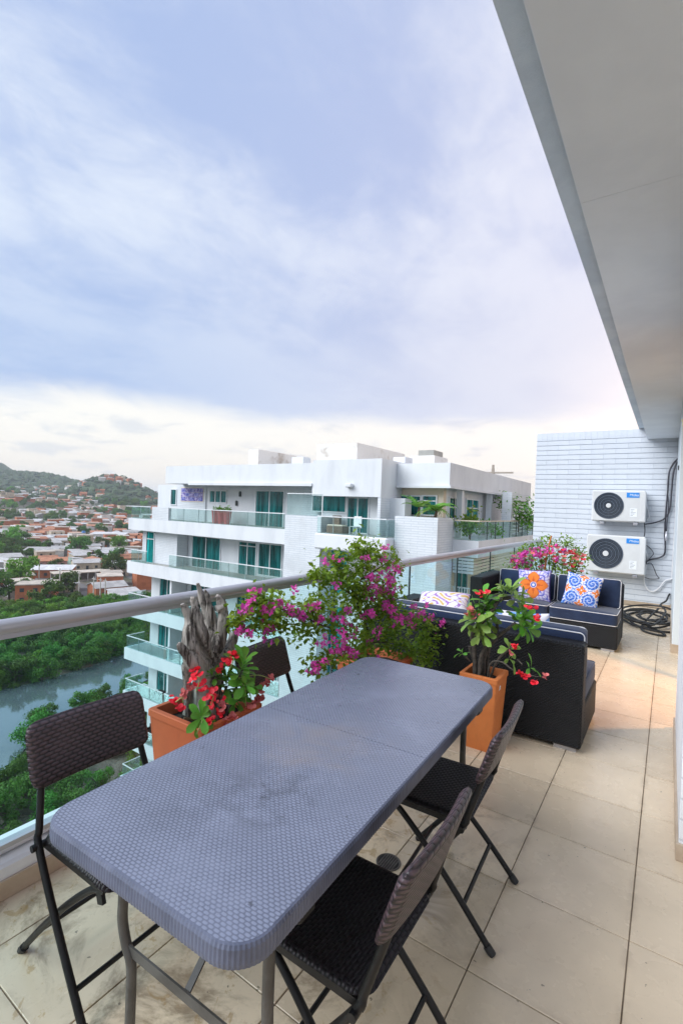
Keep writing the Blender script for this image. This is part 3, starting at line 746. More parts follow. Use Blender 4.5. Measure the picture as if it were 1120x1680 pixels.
def make_sofa(label, loc, rotz, arm_side, w=1.55):
    """local: x along the sofa, front towards -y, back at +y"""
    t = thing('wicker_sofa', label, 'sofa', loc, rotz, 'black wicker sofas')
    d = 0.79
    part('base', MB().box(-w/2, w/2, -d/2, d/2-0.1505, 0.03, 0.295, 0.012), M['wicker'], t)
    part('backrest', MB().box(-w/2-0.002, w/2+0.002, d/2-0.15, d/2+0.004, 0.031, 0.735, 0.014), M['wicker'], t)
    ax = arm_side*(w/2+0.09)
    part('armrest', MB().box(ax-0.088, ax+0.088, -d/2-0.20, d/2, 0.03, 0.74, 0.014), M['wicker'], t)
    for sx in (-1, 1):
        for sy in (-1, 1):
            part('foot', MB().box(sx*(w/2-0.10)-0.07, sx*(w/2-0.10)+0.07, sy*(d/2-0.06)-0.03, sy*(d/2-0.06)+0.03, 0.0, 0.031), M['steel'], t)
    cw = w/2-0.012
    for sx in (-1, 1):
        cushion_part('seat_cushion', cw, d-0.17, 0.15, Matrix.Translation((sx*w/4, -0.075, 0.374)), t, pip=abs(rotz) < 1)
        mt = Matrix.Translation((sx*w/4, d/2-0.235, 0.615)) @ Matrix.Rotation(R(-10), 4, 'X') @ Matrix.Rotation(R(90), 4, 'X')
        cushion_part('back_cushion', cw-0.01, 0.38, 0.13, mt, t, 0.035)
    return t
make_sofa('black wicker sofa with navy cushions facing the table, by the brick wall', (-1.235, 6.965, 0), 0, -1)
make_sofa('black wicker sofa seen from behind next to the tall terracotta planter', (-1.215, 3.995, 0), R(180), 1)

# ------------------------------------------------------------------ printed throw pillows
def pillow_mesh(name, s, th, pat, n=56):
    vs = []; fs = []; cols = []
    for side in (1, -1):
        for j in range(n+1):
            for i in range(n+1):
                u, v = i/n*2-1, j/n*2-1
                x = u*s/2*(1-0.07*(1-v*v)); y = v*s/2*(1-0.07*(1-u*u))
                z = side*th/2*(max(0, (1-u**4)*(1-v**4)))**0.6
                z += 0.006*math.sin(3*u+2*v)*(1-u*u)*(1-v*v)
                vs.append((x, y, z)); cols.append(pat(u, v))
    m = (n+1)*(n+1)
    for sd_ in (0, 1):
        for j in range(n):
            for i in range(n):
                a = sd_*m+j*(n+1)+i; q = (a, a+1, a+n+2, a+n+1); fs.append(q if sd_ == 0 else q[::-1])
    me = bpy.data.meshes.new(name); me.from_pydata(vs, [], fs); me.update()
    ca = me.color_attributes.new('print', 'FLOAT_COLOR', 'POINT')
    for i, c in enumerate(cols): ca.data[i].color = (*c, 1)
    bm = bmesh.new(); bm.from_mesh(me); bmesh.ops.remove_doubles(bm, verts=bm.verts, dist=0.0002); bm.to_mesh(me); bm.free()
    me.polygons.foreach_set('use_smooth', [True]*len(me.polygons))
    return me
mp_ = MT('printed_cotton'); at = mp_.new('ShaderNodeAttribute', attribute_name='print')
mp_.set(at.outputs['Color'], 0.85, mp_.bump(mp_.noise(400, 2), 0.2, 0.001), None, 0.3); M['printed'] = mp_.m
WH, OR, ORD, BL_, PU, LB = (0.72, 0.70, 0.78), (0.75, 0.20, 0.035), (0.42, 0.07, 0.02), (0.035, 0.10, 0.48), (0.10, 0.07, 0.30), (0.16, 0.33, 0.72)
def pat_flower(u, v):
    r = math.hypot(u, v); a = math.atan2(v, u)
    if r < 0.09: return WH
    if r < 0.16: return BL_
    if r < 0.20: return WH
    au, av = max(abs(u), abs(v)), min(abs(u), abs(v))
    if 0.12 < au < 0.90:
        t = (au-0.12)/0.78; wd = 0.37*math.sin(math.pi*min(1, t*0.92+0.06))**0.75
        if av < wd:
            if av > wd-0.045: return ORD
            if av < 0.02 and t < 0.6: return ORD
            return OR if (t > 0.35 or av > 0.10) else (0.62, 0.13, 0.03)
    if max(abs(u), abs(v)) > 0.93: return PU
    d = abs(abs(u)-abs(v))
    if r > 0.45:
        k = (abs(u)+abs(v))
        if d < 0.035: return BL_
        if math.sin((k*16)+d*14) > 0.45 and d < 0.55*(1.9-k): return (0.12, 0.12, 0.50)
        if math.sin(k*9-d*20) > 0.8: return (0.30, 0.22, 0.62)
    return (0.62, 0.60, 0.78)
def pat_tile(u, v):
    def star(x, y, s, n=4):
        r = math.hypot(x, y)/s; a = math.atan2(y, x)
        return r < 0.42+0.58*abs(math.cos(n/2*a))**2.2
    for cx, cy, s in ((0, 0, 0.30), (0, 0.86, 0.26), (0, -0.86, 0.26), (0.86, 0, 0.26), (-0.86, 0, 0.26)):
        if star(u-cx, v-cy, s):
            r = math.hypot(u-cx, v-cy)/s
            if r < 0.14: return WH
            return OR if r < 0.62 else (0.70, 0.16, 0.03)
        if star(u-cx, v-cy, s*1.22): return WH
    for sx in (-1, 1):
        for sy in (-1, 1):
            x, y = u-sx*0.52, v-sy*0.52; r = math.hypot(x, y); a = math.atan2(y*sy, x*sx)
            if r < 0.46:
                q = (r*5.2+a/(2*math.pi)) % 1.0
                if r > 0.38 and math.sin(a*14) > 0.1: return WH
                if q < 0.66: return BL_ if math.sin(a*9+r*20) > -0.6 else LB
                if q < 0.82: return LB
                return WH
    return BL_ if (math.sin(u*17)*math.sin(v*17)) > 0.1 else (LB if (math.sin(u*9+v*9)) > 0 else WH)
def pat_scroll(u, v):
    q = math.sin(7*u+2.2*math.sin(4*v))*math.sin(6*v+2.0*math.sin(5*u))
    if abs(q) < 0.10: return (0.33, 0.14, 0.50)
    if q > 0.78: return (0.62, 0.42, 0.12)
    return (0.74, 0.72, 0.76)
def pat_blue(u, v):
    q = math.sin(9*u+3*math.sin(5*v)); return LB if q > 0.2 else ((0.10, 0.22, 0.62) if q > -0.3 else WH)
def pillow(label, s, th, pat, loc, tilt, yaw, rollz):
    o = link('throw_pillow', pillow_mesh('throw_pillow', s, th, pat), M['printed']); tag(o, label, 'pillow', 'printed throw pillows')
    o.matrix_world = Matrix.Translation(loc) @ Matrix.Rotation(yaw, 4, 'Z') @ Matrix.Rotation(tilt, 4, 'X') @ Matrix.Rotation(rollz, 4, 'Z')
pillow('white throw pillow printed with one large orange four petal flower', 0.43, 0.12, pat_flower, (-1.485, 6.905, 0.642), R(76), R(3), R(2))
pillow('blue and white tile pattern throw pillow with small orange stars', 0.43, 0.12, pat_tile, (-0.895, 6.885, 0.642), R(74), R(-2), R(-7))
pillow('white pillow with purple scrolls lying on the sofa back cushions', 0.44, 0.12, pat_scroll, (-1.60, 3.97, 0.79), R(18), R(6), R(8))
pillow('light blue patterned pillow propped inside the back-turned sofa', 0.44, 0.12, pat_blue, (-0.95, 4.14, 0.60), R(104), R(-4), R(4))
# ------------------------------------------------------------------ plant materials
def leafmat(name, c1, c2, c3, rough=0.45, trans=0.25, scale=9, hue=0.03):
    m = MT(name); o = m.coord('Object'); rn = m.rand()
    f = m.step(m.noise(scale, 4, 0.6, 0, o), 0.3, 0.7)
    col = m.mix(f, c1, c2); col = m.mix(m.step(m.noise(scale*2.7, 3, 0.6, 0, o), 0.55, 0.75), col, c3)
    hsv = m.new('ShaderNodeHueSaturation'); m.put(hsv.inputs['Color'], col); m.put(hsv.inputs['Value'], m.math('MULTIPLY_ADD', rn, 0.5, 0.75)); m.put(hsv.inputs['Hue'], m.math('MULTIPLY_ADD', rn, hue, 0.5-hue/2))
    m.set(hsv.outputs[0], rough, None, None, 0.4)
    tl = m.new('ShaderNodeBsdfTranslucent'); m.put(tl.inputs[0], m.mix(0.4 if hue > 0.02 else 0.0, hsv.outputs[0], (0.22, 0.30, 0.03)))
    mx = m.new('ShaderNodeMixShader'); mx.inputs[0].default_value = trans; m.put(mx.inputs[1], m.b.outputs[0]); m.put(mx.inputs[2], tl.outputs[0]); m.put(m.out.inputs[0], mx.outputs[0])
    return m.m
M['leaf'] = leafmat('succulent_leaf', (0.095, 0.28, 0.028), (0.16, 0.38, 0.045), (0.06, 0.19, 0.025))
M['leaf_lime'] = leafmat('lime_leaf', (0.20, 0.34, 0.06), (0.26, 0.38, 0.09), (0.14, 0.27, 0.05))
M['boug_leaf'] = leafmat('bougainvillea_leaf', (0.11, 0.27, 0.02), (0.28, 0.45, 0.035), (0.40, 0.54, 0.06), 0.5, 0.4, 7)
M['magenta'] = leafmat('magenta_bract', (0.80, 0.07, 0.47), (0.90, 0.15, 0.62), (0.66, 0.04, 0.36), 0.6, 0.35, 20, 0.015)
M['red'] = leafmat('red_bract', (0.82, 0.022, 0.045), (0.90, 0.04, 0.07), (0.66, 0.010, 0.03), 0.5, 0.15, 30, 0.0)
M['pink'] = leafmat('pink_bract', (0.72, 0.16, 0.16), (0.78, 0.24, 0.22), (0.65, 0.09, 0.11), 0.5, 0.25, 30, 0.01)
M['stem'] = pm('thorny_stem', (0.10, 0.085, 0.07), (0.05, 0.043, 0.038), 40, 0.85, 0.6, 120)
M['twig'] = pm('woody_twig', (0.13, 0.09, 0.055), (0.07, 0.05, 0.03), 30, 0.85, 0.5, 120)
M['soil'] = pm('dark_soil', (0.03, 0.022, 0.016), (0.015, 0.011, 0.008), 30, 0.95, 1.0, 60, bdist=0.02)
M['stalk'] = pm('green_stalk', (0.25, 0.34, 0.09), (0.32, 0.36, 0.12), 20, 0.6)
def terracotta(name, c1, c2):
    m = MT(name); o = m.coord('Object')
    col = m.mix(m.step(m.noise(4, 6, 0.65, 0.4, o), 0.32, 0.70), c1, c2)
    ef = m.step(m.noise(11, 5, 0.7, 0.2, o), 0.60, 0.78); col = m.mix(m.math('MULTIPLY', ef, 0.22), col, (0.55, 0.33, 0.23))
    col = m.mix(m.math('MULTIPLY', m.step(m.noise(3, 6, 0.7, 1.0, o, (3, 3, 0.6)), 0.55, 0.75), 0.4), col, tuple(q*0.55 for q in c1))
    return m.set(col, 0.7, m.bump(m.noise(120, 4, 0.6, 0, o), 0.2, 0.002))
M['terra'] = terracotta('terracotta', (0.56, 0.125, 0.042), (0.47, 0.10, 0.035))
M['terra2'] = terracotta('terracotta_pale', (0.68, 0.21, 0.055), (0.58, 0.165, 0.042))

def planter(name, label, cx, cy, w, d, wb, db, h, mat, rim=0.022, rot=0.0):
    t = thing(name, label, 'planter', (cx, cy, 0), rot, 'terracotta planters')
    b = MB(); prof = [(wb, db, 0.0), (w, d, h-0.035), (w+0.012, d+0.012, h-0.033), (w+0.012, d+0.012, h-0.004), (w+0.004, d+0.004, h), (w-2*rim+0.004, d-2*rim+0.004, h), (w-2*rim, d-2*rim, h-0.005), (w-2*rim-0.01, d-2*rim-0.01, h-0.12)]
    vs = []; fs = []; nn = 0
    for (a, e, z) in prof:
        ring = rrect(a, e, 0.012, 3); nn = len(ring); vs += [(x, y, z) for x, y in ring]
    for j in range(len(prof)-1):
        for i in range(nn): fs.append((j*nn+i, j*nn+(i+1) % nn, (j+1)*nn+(i+1) % nn, (j+1)*nn+i))
    fs.append(tuple(reversed(range(nn)))); fs.append(tuple((len(prof)-1)*nn+i for i in range(nn)))
    part('pot', b.add(vs, fs), mat, t, 35)
    def so(u, v):
        x = (u-0.5)*(w-2*rim-0.008); y = (v-0.5)*(d-2*rim-0.008)
        return (x, y, h-0.055+0.018*noise.noise(Vector((x*14, y*14, h))))
    part('soil', MB().grid(so, 14, 14), M['soil'], t)
    return t
planter('terracotta_planter', 'square terracotta planter holding the driftwood stump and red flowers', -1.895, 1.660, 0.385, 0.385, 0.30, 0.30, 0.575, M['terra'], rot=R(1))
planter('terracotta_planter', 'terracotta planter with the bougainvillea behind the table end', -1.700, 3.02, 0.40, 0.40, 0.32, 0.32, 0.545, M['terra'])
tp = planter('tall_planter', 'tall narrow orange terracotta planter standing beside the back-turned sofa', -1.022, 3.345, 0.250, 0.255, 0.195, 0.20, 0.505, M['terra2'])
part('white_mark', MB().tube(smooth_path([(0.121, -0.062, 0.418), (0.122, -0.05, 0.428), (0.122, -0.055, 0.440), (0.123, -0.04, 0.443), (0.122, -0.042, 0.425), (0.121, -0.03, 0.419)], 4), 0.004, 6), M['print'], tp)
planter('terracotta_planter', 'terracotta planter full of pink flowers behind the wicker sofa', -1.45, 7.90, 1.05, 0.34, 0.98, 0.28, 0.55, M['terra'])

# ------------------------------------------------------------------ driftwood stump
def driftmat():
    m = MT('driftwood'); o = m.coord('Object')
    g = m.math('ADD', m.math('MULTIPLY', m.noise(16, 6, 0.65, 0.5, o, (1, 1, 0.16)), 0.5), m.math('MULTIPLY', m.noise(75, 5, 0.7, 0.4, o, (1, 1, 0.07)), 0.5))
    col = m.mix(m.step(g, 0.40, 0.56), (0.045, 0.036, 0.03), (0.52, 0.475, 0.43))
    col = m.mix(m.math('MULTIPLY', m.step(m.noise(6, 5, 0.65, 0.8, o), 0.56, 0.70), 0.8), col, (0.03, 0.025, 0.022))
    col = m.mix(m.math('MULTIPLY', m.step(m.noise(5, 4, 0.6, 0.3, o, (1, 1, 0.3)), 0.58, 0.7), 0.5), col, (0.42, 0.38, 0.34))
    return m.set(col, 0.85, m.bump(m.noise(42, 7, 0.75, 0.6, o, (1, 1, 0.10)), 1.0, 0.02))
M['drift'] = driftmat()
dw = thing('driftwood_stump', 'gnarled grey driftwood stump with pointed prongs in the planter', 'stump', (-1.93, 1.65, 0.51))
def gnarl(seed, amp=0.16):
    r_ = random.Random(seed); ph = [r_.uniform(0, 6.28) for _ in range(4)]
    return lambda i, j: 1+amp*math.sin(j*2*math.pi/14*3+ph[0]+i*0.25)+amp*0.6*math.sin(j*2*math.pi/14*5+ph[1]-i*0.4)+amp*0.5*math.sin(i*1.1+ph[2])
def dtube(pts, rs, seed, amp=0.16, name='prong'):
    P_ = smooth_path(pts, 5); n_ = len(P_); k = len(rs)-1
    rr = [interp(list(range(k+1)), rs, i/(n_-1)*k) for i in range(n_)]
    wpart(name, MB().tube(P_, rr, 14, True, False, gnarl(seed, amp)), M['drift'], dw, 60)
def dp(px, py, X=-1.93): return onx(px, py, X)
dtube([(-1.90, 1.72, 0.50), dp(338, 1140, -1.91), dp(342, 1105, -1.92), dp(345, 1078, -1.93), dp(345, 1050, -1.93), dp(346, 1020, -1.94), dp(348, 995, -1.94)], [0.070, 0.066, 0.066, 0.070, 0.052, 0.030, 0.008], 1, 0.22, 'trunk')
dtube([dp(335, 1090, -1.90), dp(318, 1068, -1.89), dp(311, 1042, -1.89), dp(311, 1018, -1.90), dp(299, 991, -1.91)], [0.040, 0.040, 0.034, 0.026, 0.010], 2)
dtube([dp(345, 1075, -1.88), dp(333, 1040, -1.87), dp(322, 1012, -1.88), dp(317, 985, -1.90), dp(314, 982, -1.90)], [0.022, 0.026, 0.022, 0.015, 0.006], 3)
dtube([dp(350, 1040, -1.95), dp(340, 1010, -1.96), dp(333, 985, -1.96), dp(324, 957, -1.97)], [0.026, 0.024, 0.018, 0.008], 4)
dtube([dp(352, 1070, -1.88), dp(362, 1040, -1.88), dp(366, 1012, -1.89), dp(362, 985, -1.91), dp(356, 977, -1.91)], [0.032, 0.030, 0.027, 0.020, 0.007], 5)
dtube([dp(345, 1030, -1.92), dp(344, 1000, -1.93), dp(341, 978, -1.93), dp(336, 968, -1.93)], [0.022, 0.016, 0.011, 0.005], 6)
dtube([dp(355, 1000, -1.90), dp(364, 995, -1.89), dp(366, 990, -1.89)], [0.02, 0.014, 0.006], 7)
dtube([dp(340, 1112, -1.89), dp(318, 1088, -1.87), dp(304, 1072, -1.86), dp(294, 1056, -1.86)], [0.055, 0.040, 0.022, 0.013], 8)
dtube([dp(345, 1100, -1.91), dp(366, 1078, -1.90), dp(378, 1060, -1.90), dp(386, 1038, -1.90)], [0.06, 0.040, 0.028, 0.017], 9)
dtube([dp(366, 1070, -1.96), dp(378, 1055, -1.97), dp(381, 1038, -1.97)], [0.03, 0.022, 0.012], 10)
dtube([(-1.97, 1.60, 0.50), dp(309, 1160, -1.96), dp(307, 1120, -1.94), dp(306, 1088, -1.92)], [0.024, 0.021, 0.020, 0.022], 11, 0.1)

# ------------------------------------------------------------------ leaf and flower meshes
def leaf_mesh(name, L=0.09, Wd=0.034, fold=0.16, curl=0.25):
    t_ = [(0.0, 0.06), (0.25, 0.34), (0.5, 0.72), (0.74, 1.0), (0.9, 0.82), (1.0, 0.12)]
    vs = []; fs = []
    for t, w in t_:
        x = L*t; z = -curl*L*t*t
        vs += [(x, -Wd/2*w, z+fold*Wd*w), (x, 0, z), (x, Wd/2*w, z+fold*Wd*w)]
    for i in range(len(t_)-1):
        for k in (0, 1): a = i*3+k; fs.append((a, a+1, a+4, a+3))
    return MB().add(vs, fs)
def bract_mesh(n_br=2, r=0.012, cup=0.35):
    b = MB()
    for k in range(n_br):
        a = 2*math.pi*k/n_br; c = Vector((math.cos(a)*r*0.75, math.sin(a)*r*0.75, r*0.35))
        vs = [tuple(Vector((0, 0, 0)))]
        ring = []
        for j in range(9):
            th = a+math.pi+2*math.pi*j/9
            p = c+Vector((math.cos(th)*r, math.sin(th)*r, 0)); p.z += cup*(p-c).dot(Vector((math.cos(a), math.sin(a), 0)))
            ring.append(tuple(p))
        b.add([tuple(c-Vector((0, 0, r*0.15)))]+ring, [(0, 1+j, 1+(j+1) % 9) for j in range(9)])
    b.add([(0.003*math.cos(q), 0.003*math.sin(q), 0.006) for q in (0, 1.57, 3.14, 4.71)]+[(0, 0, 0.012)], [(0, 1, 4), (1, 2, 4), (2, 3, 4), (3, 0, 4)])
    return b
LEAFM = [leaf_mesh('leaf', 0.082, 0.036), leaf_mesh('leaf', 0.098, 0.042, 0.12, 0.4), leaf_mesh('leaf', 0.065, 0.032, 0.2, 0.15)]
def shared(mb, nm, mat):
    me = mb.mesh(nm, 70, False); me.materials.append(mat); return me
LEAF = {k: [shared(m, 'leaf', M[k]) for m in LEAFM] for k in ('leaf', 'leaf_lime')}
FLW = {k: [shared(bract_mesh(2, 0.0125), 'flower', M[k]), shared(bract_mesh(2, 0.010, 0.6), 'flower', M[k])] for k in ('red', 'pink')}
def place(nm, me, root, pos, quat, sc):
    o = link(nm, me, None, root); o.matrix_local = Matrix.Translation(Vector(pos)-root.location) @ quat.to_matrix().to_4x4() @ Matrix.Scale(sc, 4); return o
def rosette(root, pos, axis, n_, kind, sc=1.0, rnd=random, open_=1.0):
    n_ = int(n_*1.45); sc *= 1.25 if root.name.endswith('001') else 0.95
    axis = Vector(axis).normalized()
    for k in range(n_):
        a = k*2.399; lean = R(28+62*open_*(1-k/n_)+rnd.uniform(-8, 8))
        base = axis.orthogonal().normalized(); side = axis.cross(base)
        out = base*math.cos(a)+side*math.sin(a)
        d = (axis*math.cos(lean)+out*math.sin(lean)).normalized()
        zup = (axis*math.sin(lean)-out*math.cos(lean)).normalized(); yv = zup.cross(d)
        q = Matrix((d, yv, zup)).transposed().to_quaternion()
        place('leaf', rnd.choice(LEAF[kind]), root, Vector(pos)+axis*0.004*k-axis*0.02, q, sc*rnd.uniform(0.75, 1.12))
def flower_head(root, pos, n_, kind, spread, rnd=random, sc=1.0, up=(0, 0, 1)):
    for k in range(n_):
        p = Vector(pos)+Vector((rnd.gauss(0, spread), rnd.gauss(0, spread), rnd.gauss(0, spread*0.9)))
        d = (Vector(up)+Vector((rnd.uniform(-.9, .9)+0.25, rnd.uniform(-1.1, .6)-0.3, rnd.uniform(-.3, .6)))).normalized()
        place('flower', rnd.choice(FLW[kind]), root, p, d.to_track_quat('Z', 'Y') @ Matrix.Rotation(rnd.uniform(0, 6.28), 3, 'Z').to_quaternion(), sc*rnd.uniform(0.8, 1.2))
def thorny(root, pts, r0, r1, rnd, thorns=40, mat=None):
    P_ = smooth_path(pts, 6); n_ = len(P_)
    b = MB().tube(P_, [r0+(r1-r0)*i/(n_-1) for i in range(n_)], 8, True, False, lambda i, j: 1+0.13*math.sin(i*2.3+j))
    for k in range(thorns):
        i = rnd.randrange(0, n_-1); p = P_[i].lerp(P_[i+1], rnd.random()); t = (P_[i+1]-P_[i]).normalized()
        o_ = t.orthogonal().normalized(); o_ = Matrix.Rotation(rnd.uniform(0, 6.28), 3, t) @ o_
        rr = r0+(r1-r0)*i/(n_-1); s_ = t.cross(o_)*0.0016
        b.add([p+o_*rr*0.8+s_, p+o_*rr*0.8-s_, p+o_*rr*0.8+t*0.0022, p+o_*(rr+0.012)+t*0.003], [(0, 1, 3), (1, 2, 3), (2, 0, 3)])
    wpart('stem', b, mat or M['stem'], root, 60, False)

# crown of thorns beside the driftwood
rn = random.Random(21)
ct = thing('crown_of_thorns', 'leafy crown of thorns with many red flowers beside the driftwood', 'plant', (-1.80, 1.66, 0.52), 0, 'crown of thorns plants')
def lp(px, py, X): return onx(px, py, X)
st1 = lp(393, 1108, -1.74); st2 = lp(330, 1178, -1.74); st3 = lp(372, 1125, -1.80); st4 = lp(350, 1110, -1.82)
for a, b_ in (((-1.80, 1.70, 0.52), st1), ((-1.80, 1.58, 0.52), st2), ((-1.84, 1.66, 0.52), st3), ((-1.86, 1.62, 0.52), st4)):
    mid_ = (Vector(a)+b_)/2+Vector((0.015, -0.01, 0)); thorny(ct, [a, mid_, b_], 0.009, 0.006, rn, 26)
rosette(ct, st1, (0.25, 0.05, 1), 16, 'leaf', 1.12, rn); rosette(ct, st1+Vector((0.03, 0.0, -0.05)), (0.7, -0.2, 0.5), 9, 'leaf', 1.0, rn)
rosette(ct, st2, (0.5, -0.3, 0.5), 9, 'leaf', 0.85, rn); rosette(ct, st3, (0.1, -0.1, 1), 12, 'leaf', 0.95, rn)
rosette(ct, st3+Vector((0.05, 0.02, -0.07)), (0.6, 0.1, 0.6), 10, 'leaf', 0.9, rn); rosette(ct, st4, (-0.1, -0.3, 0.8), 8, 'leaf', 0.8, rn)
rosette(ct, lp(408, 1130, -1.72), (0.6, 0.4, 0.2), 8, 'leaf', 0.85, rn)
for px, py, X, n_, sp_ in ((381, 1075, -1.78, 9, 0.013), (368, 1085, -1.78, 5, 0.012), (399, 1076, -1.76, 2, 0.006), (322, 1108, -1.80, 9, 0.013), (322, 1120, -1.80, 4, 0.01), (358, 1100, -1.8, 2, 0.005),
                           (286, 1150, -1.82, 4, 0.009), (295, 1161, -1.81, 4, 0.009), (330, 1131, -1.76, 3, 0.008), (343, 1138, -1.74, 6, 0.012), (350, 1147, -1.73, 4, 0.010), (360, 1150, -1.72, 3, 0.009),
                           (362, 1168, -1.71, 6, 0.012), (341, 1186, -1.70, 3, 0.008), (348, 1180, -1.70, 2, 0.005), (350, 1158, -1.72, 3, 0.008)):
    flower_head(ct, lp(px, py, X), n_, 'red', sp_, rn)
for px, py, X, n_, sp_ in ((446, 1113, -1.70, 4, 0.010), (440, 1122, -1.70, 4, 0.010), (428, 1137, -1.69, 6, 0.013), (418, 1150, -1.69, 5, 0.013), (412, 1162, -1.68, 5, 0.014), (300, 1140, -1.9, 3, 0.01), (364, 1158, -1.70, 4, 0.009), (372, 1182, -1.69, 4, 0.01), (382, 1176, -1.68, 4, 0.01), (312, 1132, -1.9, 3, 0.008)):
    flower_head(ct, lp(px, py, X), n_, 'pink', sp_, rn)
for a, b_ in (((391, 1112), (446, 1116)), ((391, 1112), (412, 1150)), ((391, 1114), (403, 1158)), ((330, 1180), (322, 1205)), ((300, 1152), (288, 1152)), ((345, 1160), (345, 1140)), ((322, 1135), (323, 1110)), ((376, 1100), (381, 1078))):
    A, B = lp(*a, -1.73), lp(*b_, -1.705); c_ = (A+B)/2+Vector((0.02, 0, 0.025)); wpart('flower_stalk', MB().tube(smooth_path([A, c_, B], 5), 0.0022, 6), M['stalk'], ct, 60)
wpart('dry_stick', MB().tube([lp(302, 1178, -1.82), lp(350, 1185, -1.76)], 0.006, 6), M['twig'], ct)

# crown of thorns in the tall planter
rn = random.Random(8)
ct2 = thing('crown_of_thorns', 'tall bare stemmed crown of thorns with pale rosettes in the narrow planter', 'plant', (-1.02, 3.345, 0.46), 0, 'crown of thorns plants')
def tq(px, py, Y=3.32): return ony(px, py, Y)
stems = [([(-1.07, 3.31, 0.45), tq(777, 1062, 3.30), tq(775, 1040, 3.28), tq(795, 1015, 3.30), tq(808, 1000, 3.32), tq(818, 985, 3.34), tq(838, 980, 3.36)], 0.017, 0.012),
         ([(-1.03, 3.35, 0.45), tq(795, 1075, 3.36), tq(812, 1048, 3.38), tq(835, 1030, 3.40), tq(845, 1022, 3.40)], 0.016, 0.010),
         ([(-1.04, 3.30, 0.45), tq(788, 1080, 3.30), tq(797, 1055, 3.30), tq(790, 1035, 3.28), tq(784, 1028, 3.26)], 0.015, 0.010),
         ([(-1.00, 3.37, 0.45), tq(800, 1070, 3.40), tq(815, 1030, 3.42), tq(808, 1012, 3.42), tq(803, 1005, 3.42)], 0.015, 0.010),
         ([(-1.06, 3.36, 0.45), tq(779, 1085, 3.38), tq(772, 1070, 3.38), tq(770, 1060, 3.38)], 0.015, 0.011),
         ([(-0.98, 3.33, 0.45), tq(812, 1090, 3.30), tq(822, 1075, 3.28), tq(832, 1068, 3.26), tq(840, 1060, 3.26)], 0.008, 0.005),
         ([(-0.99, 3.31, 0.45), tq(805, 1088, 3.25), tq(822, 1086, 3.22), tq(835, 1095, 3.20), tq(842, 1100, 3.20)], 0.006, 0.004),
         ([tq(848, 1082, 3.24), tq(856, 1090, 3.22)], 0.004, 0.003), ([tq(868, 1107, 3.22), tq(880, 1110, 3.22), tq(889, 1109, 3.22)], 0.003, 0.002),
         ([tq(771, 1085, 3.28), tq(764, 1078, 3.26), tq(757, 1072, 3.26)], 0.005, 0.003),
         ([(-1.05, 3.38, 0.45), tq(792, 1080, 3.42), tq(800, 1050, 3.44), tq(790, 1030, 3.44), tq(786, 1022, 3.44)], 0.014, 0.010)]
for p_, a, b_ in stems: thorny(ct2, p_, a, b_, rn, 46 if a > 0.007 else 8)
rosette(ct2, tq(838, 975, 3.36), (-0.1, -0.2, 1), 10, 'leaf_lime', 1.05, rn); rosette(ct2, tq(848, 985, 3.36), (0.9, -0.1, 0.3), 8, 'leaf_lime', 1.0, rn); rosette(ct2, tq(825, 972, 3.36), (-0.8, -0.2, 0.7), 7, 'leaf_lime', 0.95, rn)
rosette(ct2, tq(798, 990, 3.30), (-0.3, -0.2, 1), 13, 'leaf', 0.95, rn); rosette(ct2, tq(800, 1003, 3.32), (0.1, -0.4, 0.8), 9, 'leaf', 0.9, rn); rosette(ct2, tq(792, 1002, 3.30), (-0.9, -0.2, 0.1), 7, 'leaf', 0.9, rn)
rosette(ct2, tq(785, 1022, 3.26), (-0.6, -0.5, 0.5), 14, 'leaf_lime', 1.15, rn); rosette(ct2, tq(793, 1040, 3.27), (-0.3, -0.6, 0.1), 9, 'leaf_lime', 1.0, rn); rosette(ct2, tq(800, 1020, 3.40), (0.2, -0.5, 0.5), 8, 'leaf_lime', 0.95, rn)
rosette(ct2, tq(852, 1018, 3.40), (0.6, -0.3, 0.6), 12, 'leaf', 1.0, rn); rosette(ct2, tq(858, 1028, 3.40), (0.9, -0.2, -0.2), 10, 'leaf', 1.05, rn); rosette(ct2, tq(848, 1008, 3.38), (0.3, -0.3, 0.9), 8, 'leaf', 0.9, rn)
rosette(ct2, tq(834, 1063, 3.26), (0.3, -0.5, 0.6), 5, 'leaf_lime', 0.7, rn); rosette(ct2, tq(838, 1082, 3.24), (0.8, -0.2, 0.0), 4, 'leaf_lime', 0.75, rn); rosette(ct2, tq(757, 1070, 3.26), (-0.5, -0.2, 0.6), 5, 'leaf', 0.5, rn); rosette(ct2, tq(872, 1095, 3.22), (0.7, 0, 0.4), 4, 'leaf', 0.7, rn)
for px, py, n_, sp_ in ((788, 976, 5, 0.013), (795, 970, 3, 0.010), (866, 998, 4, 0.014), (878, 998, 3, 0.010), (880, 1014, 6, 0.016), (843, 1061, 4, 0.009), (852, 1106, 5, 0.010), (862, 1110, 3, 0.006), (876, 1120, 4, 0.008)):
    flower_head(ct2, tq(px, py, 3.24), n_, 'red', sp_*0.8, rn, 1.1)
for px, py, n_, sp_ in ((772, 1002, 4, 0.014), (779, 1010, 4, 0.012), (766, 1008, 3, 0.008), (892, 1106, 2, 0.007), (892, 1112, 2, 0.006), (839, 1073, 2, 0.006)):
    flower_head(ct2, tq(px, py, 3.22), n_, 'pink', sp_*0.8, rn, 1.0)

